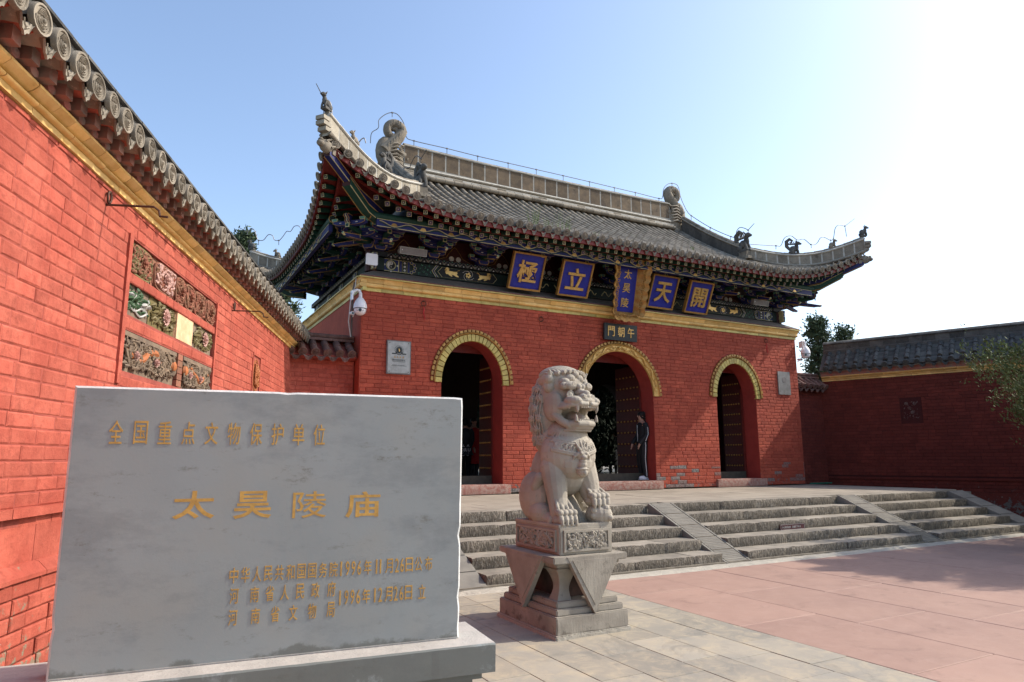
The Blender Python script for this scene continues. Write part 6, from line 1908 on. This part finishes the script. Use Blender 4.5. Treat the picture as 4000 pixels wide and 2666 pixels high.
def person(lab, loc, rz, H, cloth, shirt_len, pants, hair='short', coat=None, arm=None, legs_apart=.09, extra=None, fore=(.30, -.10), shoe=None):
    """person facing local -y"""
    p = thing('person', lab, 'person', loc, rz); k = H/1.70
    def V(x, y, z): return (x*k, y*k, z*k)
    la = legs_apart; (fa, fb) = fore
    J = [(V(0, 0, .93), .13*k, .10*k), (V(0, .0, 1.08), .125*k, .095*k), (V(0, .01, 1.25), .14*k, .10*k), (V(0, .02, 1.39), .12*k, .085*k), (V(0, .01, 1.46), .052*k), (V(0, -.01, 1.55), .072*k, .082*k), (V(0, -.015, 1.64), .065*k, .075*k)]
    Ed = [(0, 1), (1, 2), (2, 3), (3, 4), (4, 5), (5, 6)]
    for s in (-1, 1):
        b = len(J); J += [(V(s*.155, .02, 1.38), .058*k), (V(s*.20, .03, 1.12), .045*k), (V(s*(.20-.02), -.06+fb, 1.12-.22+.0), .036*k), (V(s*.175, -.09+fb, .84), .026*k)]
        Ed += [(3, b), (b, b+1), (b+1, b+2), (b+2, b+3)]
        c = len(J); J += [(V(s*la, .0, .86), .085*k), (V(s*(la+.01), -.02, .48), .056*k), (V(s*(la+.015), .02, .12), .038*k), (V(s*(la+.015), .0, .05), .042*k), (V(s*(la+.02), -.13, .035), .036*k)]
        Ed += [(0, c), (c, c+1), (c+1, c+2), (c+2, c+3), (c+3, c+4)]
        # fingers and thumb
        w = Vector(J[b+3][0])
        for q in range(4):
            d = len(J); J += [(tuple(w+Vector(((q-1.5)*.012*k*s, -.012*k, -.05*k))), .0105*k), (tuple(w+Vector(((q-1.5)*.014*k*s, -.03*k, -.10*k+abs(q-1.5)*.008*k))), .0085*k)]; Ed += [(b+3, d), (d, d+1)]
        d = len(J); J += [(tuple(w+Vector((-s*.03*k, -.025*k, -.035*k))), .010*k)]; Ed += [(b+3, d)]
    skin_body(J, Ed, 'body', SKIN, p, 0, 2)
    # clothing shells
    mb = MB(); rows = []
    top = [(1.435, .062, .058), (1.42, .10, .075), (1.38, .185, .105), (1.28, .178, .125), (1.10, .165, .12), (.95, .178, .13)]
    bot = [(shirt_len, .185 if shirt_len > .7 else coat or .25, .14 if shirt_len > .7 else (coat or .25)*.75)]
    mids = []
    if shirt_len < .8: mids = [(.80, .20, .15), ((.8+shirt_len)/2, (.20+(coat or .25))/2, (.15+(coat or .25)*.75)/2)]
    for z, rx, ry in top+mids+bot: rows.append([(rx*k*cos(a*pi/12)*(1+.03*sin(a*2.3+z*9)), (ry*k*sin(a*pi/12)+.01*k)*(1+.03*sin(a*3.1+z*7)), z*k) for a in range(25)])
    mb.grid(rows)
    for s in (-1, 1):
        mb.tube([V(s*.135, .02, 1.39), V(s*.19, .03, 1.30), V(s*.21, .03, 1.12), V(s*.185, -.05+fb, .92), V(s*.18, -.07+fb, .88)], [.075*k, .068*k, .058*k, .048*k, .046*k], 10)
    mb.build('coat' if coat else 'jacket', cloth, p, 80)
    mb = MB()
    for s in (-1, 1): mb.tube([V(s*.07, .0, .98), V(s*la, .0, .84), V(s*(la+.01), -.02, .5), V(s*(la+.015), .015, .15), V(s*(la+.015), .015, .06)], [.10*k, .10*k, .075*k, .058*k, .058*k], 10)
    mb.build('trousers', pants, p, 80)
    for s in (-1, 1):
        mb = MB(); mb.ell(V(s*(la+.018), -.055, .045), (.045*k, .135*k, .05*k), 12); mb.build('shoe', shoe or BLACK, p, 80)
        mb = MB(); mb.box(V(s*(la+.018), -.055, .008), (.085*k, .26*k, .018*k)); mb.build('sole', PLAST if shoe else BLACK, p)
    # face and hair
    mb = MB(); mb.ell(V(0, -.095, 1.585), (.012*k, .018*k, .022*k), 8)
    for s in (-1, 1): mb.ell(V(s*.073, 0, 1.585), (.012*k, .02*k, .03*k), 8)
    mb.build('face', SKIN, p, 80)
    mb = MB()
    for s in (-1, 1): mb.ell(V(s*.027, -.083, 1.61), (.012*k, .006*k, .007*k), 6)
    mb.ell(V(0, -.088, 1.54), (.022*k, .006*k, .006*k), 6); mb.build('features', simple('dark_lips_eyes', (.08, .03, .03)) if 'dark_lips_eyes' not in bpy.data.materials else bpy.data.materials['dark_lips_eyes'], p)
    mb = MB(); mb.ell(V(0, .015, 1.63), (.088*k, .098*k, .085*k), 14); mb.ell(V(0, .05, 1.57), (.082*k, .07*k, .08*k), 12)
    if hair == 'curly':
        r = random.Random(1)
        for q in range(70):
            a, b_ = r.uniform(0, 6.28), r.uniform(-.6, 1.2); c = V(.105*cos(a)*cos(b_), .035+.105*sin(a)*cos(b_)*.9, 1.60+.10*sin(b_))
            if c[1] < -.06*k and c[2] < 1.63*k: continue
            mb.ell(c, (.026*k, .026*k, .026*k), 6)
        for q in range(24): a = r.uniform(.3, 2.84); mb.ell(V(.10*cos(a), .04+.06*sin(a), r.uniform(1.40, 1.55)), (.028*k, .028*k, .034*k), 6)
    mb.build('hair', HAIR, p, 80)
    if extra: extra(p, k, V)
    return p
STRIPE = flat('white_stripe', (.7, .7, .7), .6, 0, .3, .95)
BLKC = flat('black_cloth', (.014, .015, .017), .7); REDC = flat('red_coat_cloth', (.42, .02, .02), .8); GREYC = flat('dark_grey_cloth', (.04, .045, .05), .8)
def tr(p, k, V):
    mb = MB()
    for s in (-1, 1):
        mb.tube([V(s*.170, .0, .95), V(s*.185, .0, .84), V(s*.178, -.02, .5), V(s*.166, .015, .15), V(s*.166, .015, .08)], .008*k, 5)
        mb.tube([V(s*.205, .03, 1.38), V(s*.262, .03, 1.28), V(s*.272, .03, 1.12), V(s*.235, -.03, .95)], .007*k, 5)
    mb.build('side_stripe', STRIPE, p)
    mb = MB(); mb.box(V(0, -.118, 1.15), (.006*k, .01, .42*k)); mb.build('zip', STRIPE, p)
person('curly haired person in black tracksuit and white shoes standing in the middle doorway', (1.0, .44, .985), rad(-98), 1.70, BLKC, .92, BLKC, 'curly', extra=tr, shoe=PLAST)
def bag(p, k, V):
    mb = MB(); mb.box(V(-.30, -.02, .72), (.05, .22, .30)); mb.build('blue_panel', flat('blue_bag_cloth', (.05, .42, .75)), p)
    mb = MB(); mb.box(V(-.268, -.06, .74), (.04, .24, .34)); mb.build('red_panel', flat('red_bag_cloth', (.6, .02, .03)), p)
person('person in long black coat with a blue and red bag beyond the middle doorway', (5.42, 7.6, .94), rad(150), 1.66, BLKC, .32, BLKC, 'short', coat=.34, extra=bag)
person('person in a long red coat standing inside the left doorway', (-2.40, 3.25, .94), rad(20), 1.66, REDC, .45, GREYC, 'short', coat=.25)
def pack(p, k, V):
    mb = MB(); mb.ell(V(0, .17, 1.17), (.15*k, .09*k, .21*k), 12); mb.build('backpack', GREYC, p, 80)
    mb = MB()
    for i, (ch, x, z) in enumerate((('A', -.06, .92), ('Z', .06, .92), ('U', -.09, .80), ('R', .0, .80), ('O', .09, .80), ('B', -.06, .69), ('S', .06, .69))): char(mb, ch, -x, z, .07, .085, -.15, .01, 0, .03)
    o = mb.build('back_print', STRIPE, p); o.rotation_euler = (0, 0, pi)
person('person with backpack and white back print inside the left doorway', (-2.78, 3.0, .94), rad(165), 1.62, GREYC, .70, BLKC, 'short', extra=pack)

# ============================================================ LIGHTNING CONDUCTORS
def conductor(lab, pts, posts, rods, r=.011, smooth=True):
    t = thing('lightning_conductor', lab, 'lightning wire', pts[0]); o = Vector(pts[0])
    # catmull-rom
    P = [Vector(p)-o for p in pts]; out = []
    for i in range(len(P)-1):
        p0 = P[max(i-1, 0)]; p1 = P[i]; p2 = P[i+1]; p3 = P[min(i+2, len(P)-1)]
        for q in range(6):
            u = q/6; out.append(.5*((2*p1)+(p2-p0)*u+(2*p0-5*p1+4*p2-p3)*u*u+(3*p1-p0-3*p2+p3)*u**3))
    out.append(P[-1]); mb = MB(); mb.tube(out, r, 5); mb.build('wire', WIRE, t)
    for a, b in posts:
        mb = MB(); mb.tube([Vector(a)-o, Vector(b)-o], r*.9, 5); mb.box(Vector(b)-o, (.05, .03, .03)); mb.build('post', WIRE, t)
    for a, b in rods:
        mb = MB(); mb.tube([Vector(a)-o, Vector(b)-o], [r, r*.7], 5); mb.build('air_rod', WIRE, t)
CAMR = (cam.matrix_world.to_3x3())
def pix(px, py, y=None, x=None):
    """world point on a vertical plane seen at a photo position; used only to lay out the wires"""
    d = CAMR @ Vector(((px-2000)/2656, -(py-1333)/2656, -1))
    k = (y-CAM.y)/d.y if y is not None else (x-CAM.x)/d.x
    return tuple(CAM+d*k)
zr = zr0+.84
a = lambda px, py: pix(px, py, y=YR)
conductor('thin lightning wire on short posts along the top of the main ridge', [a(*p) for p in ((1447, 560), (1452, 520), (1478, 500), (1480, 470), (1505, 448), (1530, 441), (1555, 450), (1578, 485), (1587, 535), (1617, 551), (1746, 581), (1866, 611), (1985, 638), (2095, 663), (2200, 687), (2303, 711), (2400, 734), (2482, 753), (2574, 776), (2588, 770), (2592, 740), (2606, 722), (2625, 717), (2648, 728), (2660, 775), (2680, 820), (2683, 824))],
          [(a(px, py+22), a(px, py)) for px, py in ((1617, 551), (1746, 581), (1866, 611), (1985, 638), (2095, 663), (2200, 687), (2303, 711), (2400, 734), (2482, 753), (2574, 776))]+[(a(1532, 458), a(1532, 441)), (a(2625, 730), a(2625, 717))], [])
b = lambda px, py: pix(px, py, y=-.9)
conductor('wavy lightning wire with a slanting rod over the front left roof corner', [b(*p) for p in ((1268, 392), (1285, 395), (1295, 420), (1300, 480), (1312, 500), (1330, 492), (1345, 510), (1353, 550), (1365, 566), (1380, 552), (1388, 540), (1401, 556), (1412, 545), (1423, 541), (1429, 560))],
          [(b(1264, 450), b(1268, 392)), (b(1313, 515), b(1313, 500)), (b(1368, 582), b(1366, 566))], [(b(1268, 392), b(1235, 327))])
c = lambda px, py: pix(px, py, x=-5.1)
conductor('lightning wire dipping from the left ridge end to the beast on the descending ridge', [c(*p) for p in ((1432, 618), (1450, 634), (1500, 660), (1540, 672), (1575, 658), (1600, 655), (1606, 640), (1622, 612), (1640, 615), (1645, 622))], [(c(1575, 672), c(1575, 658)), (c(1641, 640), c(1645, 620))], [(c(1645, 620), c(1667, 585))])
c = lambda px, py: pix(px, py, x=5.1)
conductor('lightning wire down the right descending ridge with a slanting rod over its beast', [c(*p) for p in ((2684, 825), (2700, 843), (2775, 890), (2855, 925), (2875, 925), (2877, 905), (2890, 890), (2910, 893), (2922, 900))], [(c(2700, 860), c(2700, 843)), (c(2772, 905), c(2775, 890)), (c(2853, 940), c(2855, 925)), (c(2924, 912), c(2922, 900))], [(c(2922, 900), c(2947, 873))])
b = lambda px, py: pix(px, py, y=-.9)
conductor('wavy lightning wire with a slanting rod over the front right roof corner', [b(*p) for p in ((2932, 955), (3030, 961), (3050, 960), (3065, 930), (3090, 922), (3115, 938), (3140, 935), (3168, 956), (3190, 952), (3205, 930), (3220, 928), (3245, 939), (3256, 930), (3262, 895), (3275, 880), (3300, 884))], [(b(3031, 975), b(3031, 961)), (b(3169, 970), b(3168, 956)), (b(3247, 958), b(3245, 939)), (b(3307, 925), b(3300, 884))], [(b(3300, 884), b(3338, 855))])
b = lambda px, py: pix(px, py, y=7.2)
conductor('wavy lightning wire with a slanting rod over the rear left roof corner', [b(*p) for p in ((967, 906), (985, 896), (996, 905), (1003, 930), (1012, 940), (1030, 938), (1048, 918), (1065, 922), (1072, 938), (1090, 940), (1105, 925), (1120, 905), (1135, 905), (1150, 885), (1170, 886), (1181, 912))], [(b(1010, 958), b(1010, 940)), (b(1089, 958), b(1089, 940)), (b(966, 918), b(967, 906))], [(b(967, 906), b(930, 888))])

# green hose end at the foot of the right wall
mb = MB(); mb.tube([(6.9, .18, .775), (7.2, .12, .775), (7.5, .16, .775), (7.75, .1, .775)], .02, 6); tag(mb.build('hose', flat('green_hose', (.02, .16, .10))), 'green hose lying on the platform by the right linking wall', 'hose')

# ============================================================ TREES
LEAF = NT('cypress_foliage')
_c = LEAF.mix(LEAF.ramp(LEAF.rnd(), .1, .9), (.07, .10, .03), (.17, .20, .07)); _c = LEAF.mix(LEAF.ramp(LEAF.noise(1.8), .55, .7, 0, .5), _c, (.17, .13, .05))
LEAF.fin(_c, .7, .25); LEAFM = LEAF.mat
PINE = NT('dark_pine_foliage'); _c = PINE.mix(PINE.ramp(PINE.rnd(), .1, .9), (.045, .07, .035), (.10, .135, .07)); PINE.fin(_c, .75, .2); PINEM = PINE.mat
DARKM = flat('deep_shade_foliage', (.012, .022, .010), .9)  # leaf colour darkened so sunlit courtyard trees look shaded
BARK = simple('tree_bark', (.14, .10, .07), (.08, .06, .045), 6, .95, .8, 25, .02)
def tree(name, lab, loc, H, Rr, z0, n, leafm, seed, leaf=.10, shape='dome', group=None, sprays=5, cores=0):
    r = random.Random(seed); t = thing(name, lab, 'tree', loc, 0, group)
    mb = MB(); mb.tube([(0, 0, -.1), (.05, .02, H*.35), (-.03, .04, H*.7), (0, 0, H*.95)], [.05*H*.4+.05, .035*H*.4+.04, .06, .015], 9); tk = mb.build('trunk', BARK, t, 80)
    lb = MB(); cl = []
    nl = 46
    for i in range(nl):
        q = (i+.5)/nl; z = z0+(H-z0)*q; a = i*2.4+r.uniform(-.3, .3)
        if shape == 'dome': R_ = Rr*math.sqrt(max(0, 1-((q-.32)/.70)**2))*r.uniform(.75, 1.1)
        elif shape == 'drop': R_ = Rr*((1-(q-.27))**1.35 if q > .27 else (.72+q))*r.uniform(.8, 1.04)
        else: R_ = Rr*(1-q)**.8*r.uniform(.7, 1.15)+.12
        end = Vector((cos(a)*R_, sin(a)*R_, z+(.25 if shape == 'dome' else .05)*R_)); st_ = Vector((0, 0, max(.3, z-R_*.45)))
        lb.tube([st_, st_.lerp(end, .5)+Vector((0, 0, .06)), end], [.035, .022, .006], 5); cl.append((st_, end, R_))
    lb.build('limbs', BARK, t, 80)
    fo = MB()
    for i in range(n):
        st_, end, R_ = cl[r.randrange(len(cl))]; u = r.uniform(.35, 1.08); c = st_.lerp(end, u)+Vector((r.gauss(0, .16), r.gauss(0, .16), r.gauss(0, .13)))*max(.5, R_*.55)
        up_ = Vector((r.gauss(0, .5), r.gauss(0, .5), r.uniform(.3, 1.2) if shape != 'cone' else r.uniform(-.1, .9))).normalized()+(c-Vector((0, 0, c.z))).normalized()*.4 if c.xy.length > .01 else Vector((0, 0, 1))
        for k in range(sprays):
            d = (up_+Vector((r.gauss(0, .45), r.gauss(0, .45), r.gauss(0, .35)))).normalized()*leaf*r.uniform(.5, 1.2); s_ = d.cross(Vector((r.gauss(0, 1), r.gauss(0, 1), r.gauss(0, 1)))).normalized()*leaf*.16
            p = c+Vector((r.gauss(0, 1), r.gauss(0, 1), r.gauss(0, 1)))*leaf*.55
            fo.add([p, p+d*.5+s_, p+d, p+d*.5-s_], [(0, 1, 2, 3)])
    fo.build('crown', leafm, t)
    return t
tree('cypress_tree', 'feathery olive green cypress before the shaded wall at the right edge', (5.95, -9.0, 0), 6.4, 3.3, 1.5, 42000, LEAFM, 3, .08, 'drop', None, 7)
tree('pine_tree', 'tallest dark pine rising behind the right wall, the middle one of three', (14.9, 5.6, 0), 7.35, .95, 2.5, 1500, PINEM, 5, .2, 'cone', None, 6)
tree('pine_tree', 'dark pine standing right of the tallest pine behind the right wall', (15.9, 5.0, 0), 6.9, .7, 2.5, 1000, PINEM, 6, .2, 'cone', None, 6)
tree('pine_tree', 'dark pine close to the gate behind the right dome camera', (13.5, 7.2, 0), 7.1, .9, 2.5, 1300, PINEM, 7, .2, 'cone', None, 6)
tree('pine_tree', 'green pine tip seen over the rear left roof corner', (-7.0, 17.3, 0), 11.2, 1.6, 4, 2400, PINEM, 8, .25, 'cone', None, 6)
tree('pine_tree', 'green pine seen in the gap under the left rear eave', (-5.5, 17.5, 0), 9.8, 1.9, 3, 2400, PINEM, 9, .25, 'cone', None, 6)
for i, (x, y, h) in enumerate(((5.0, 9.6, 5.5), (8.0, 12.5, 8.5), (3.4, 13.0, 8.0))):
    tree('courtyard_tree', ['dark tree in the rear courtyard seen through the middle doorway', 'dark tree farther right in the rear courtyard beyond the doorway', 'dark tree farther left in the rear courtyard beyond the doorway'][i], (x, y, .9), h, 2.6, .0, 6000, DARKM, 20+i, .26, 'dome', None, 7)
mb = MB(); mb.box((4, 13, .43), (40, 13, .92)); tag(mb.build('rear_courtyard', simple('dark_courtyard_paving', (.10, .095, .08))), kind='structure')  # paving colour darkened in place of shade on the courtyard
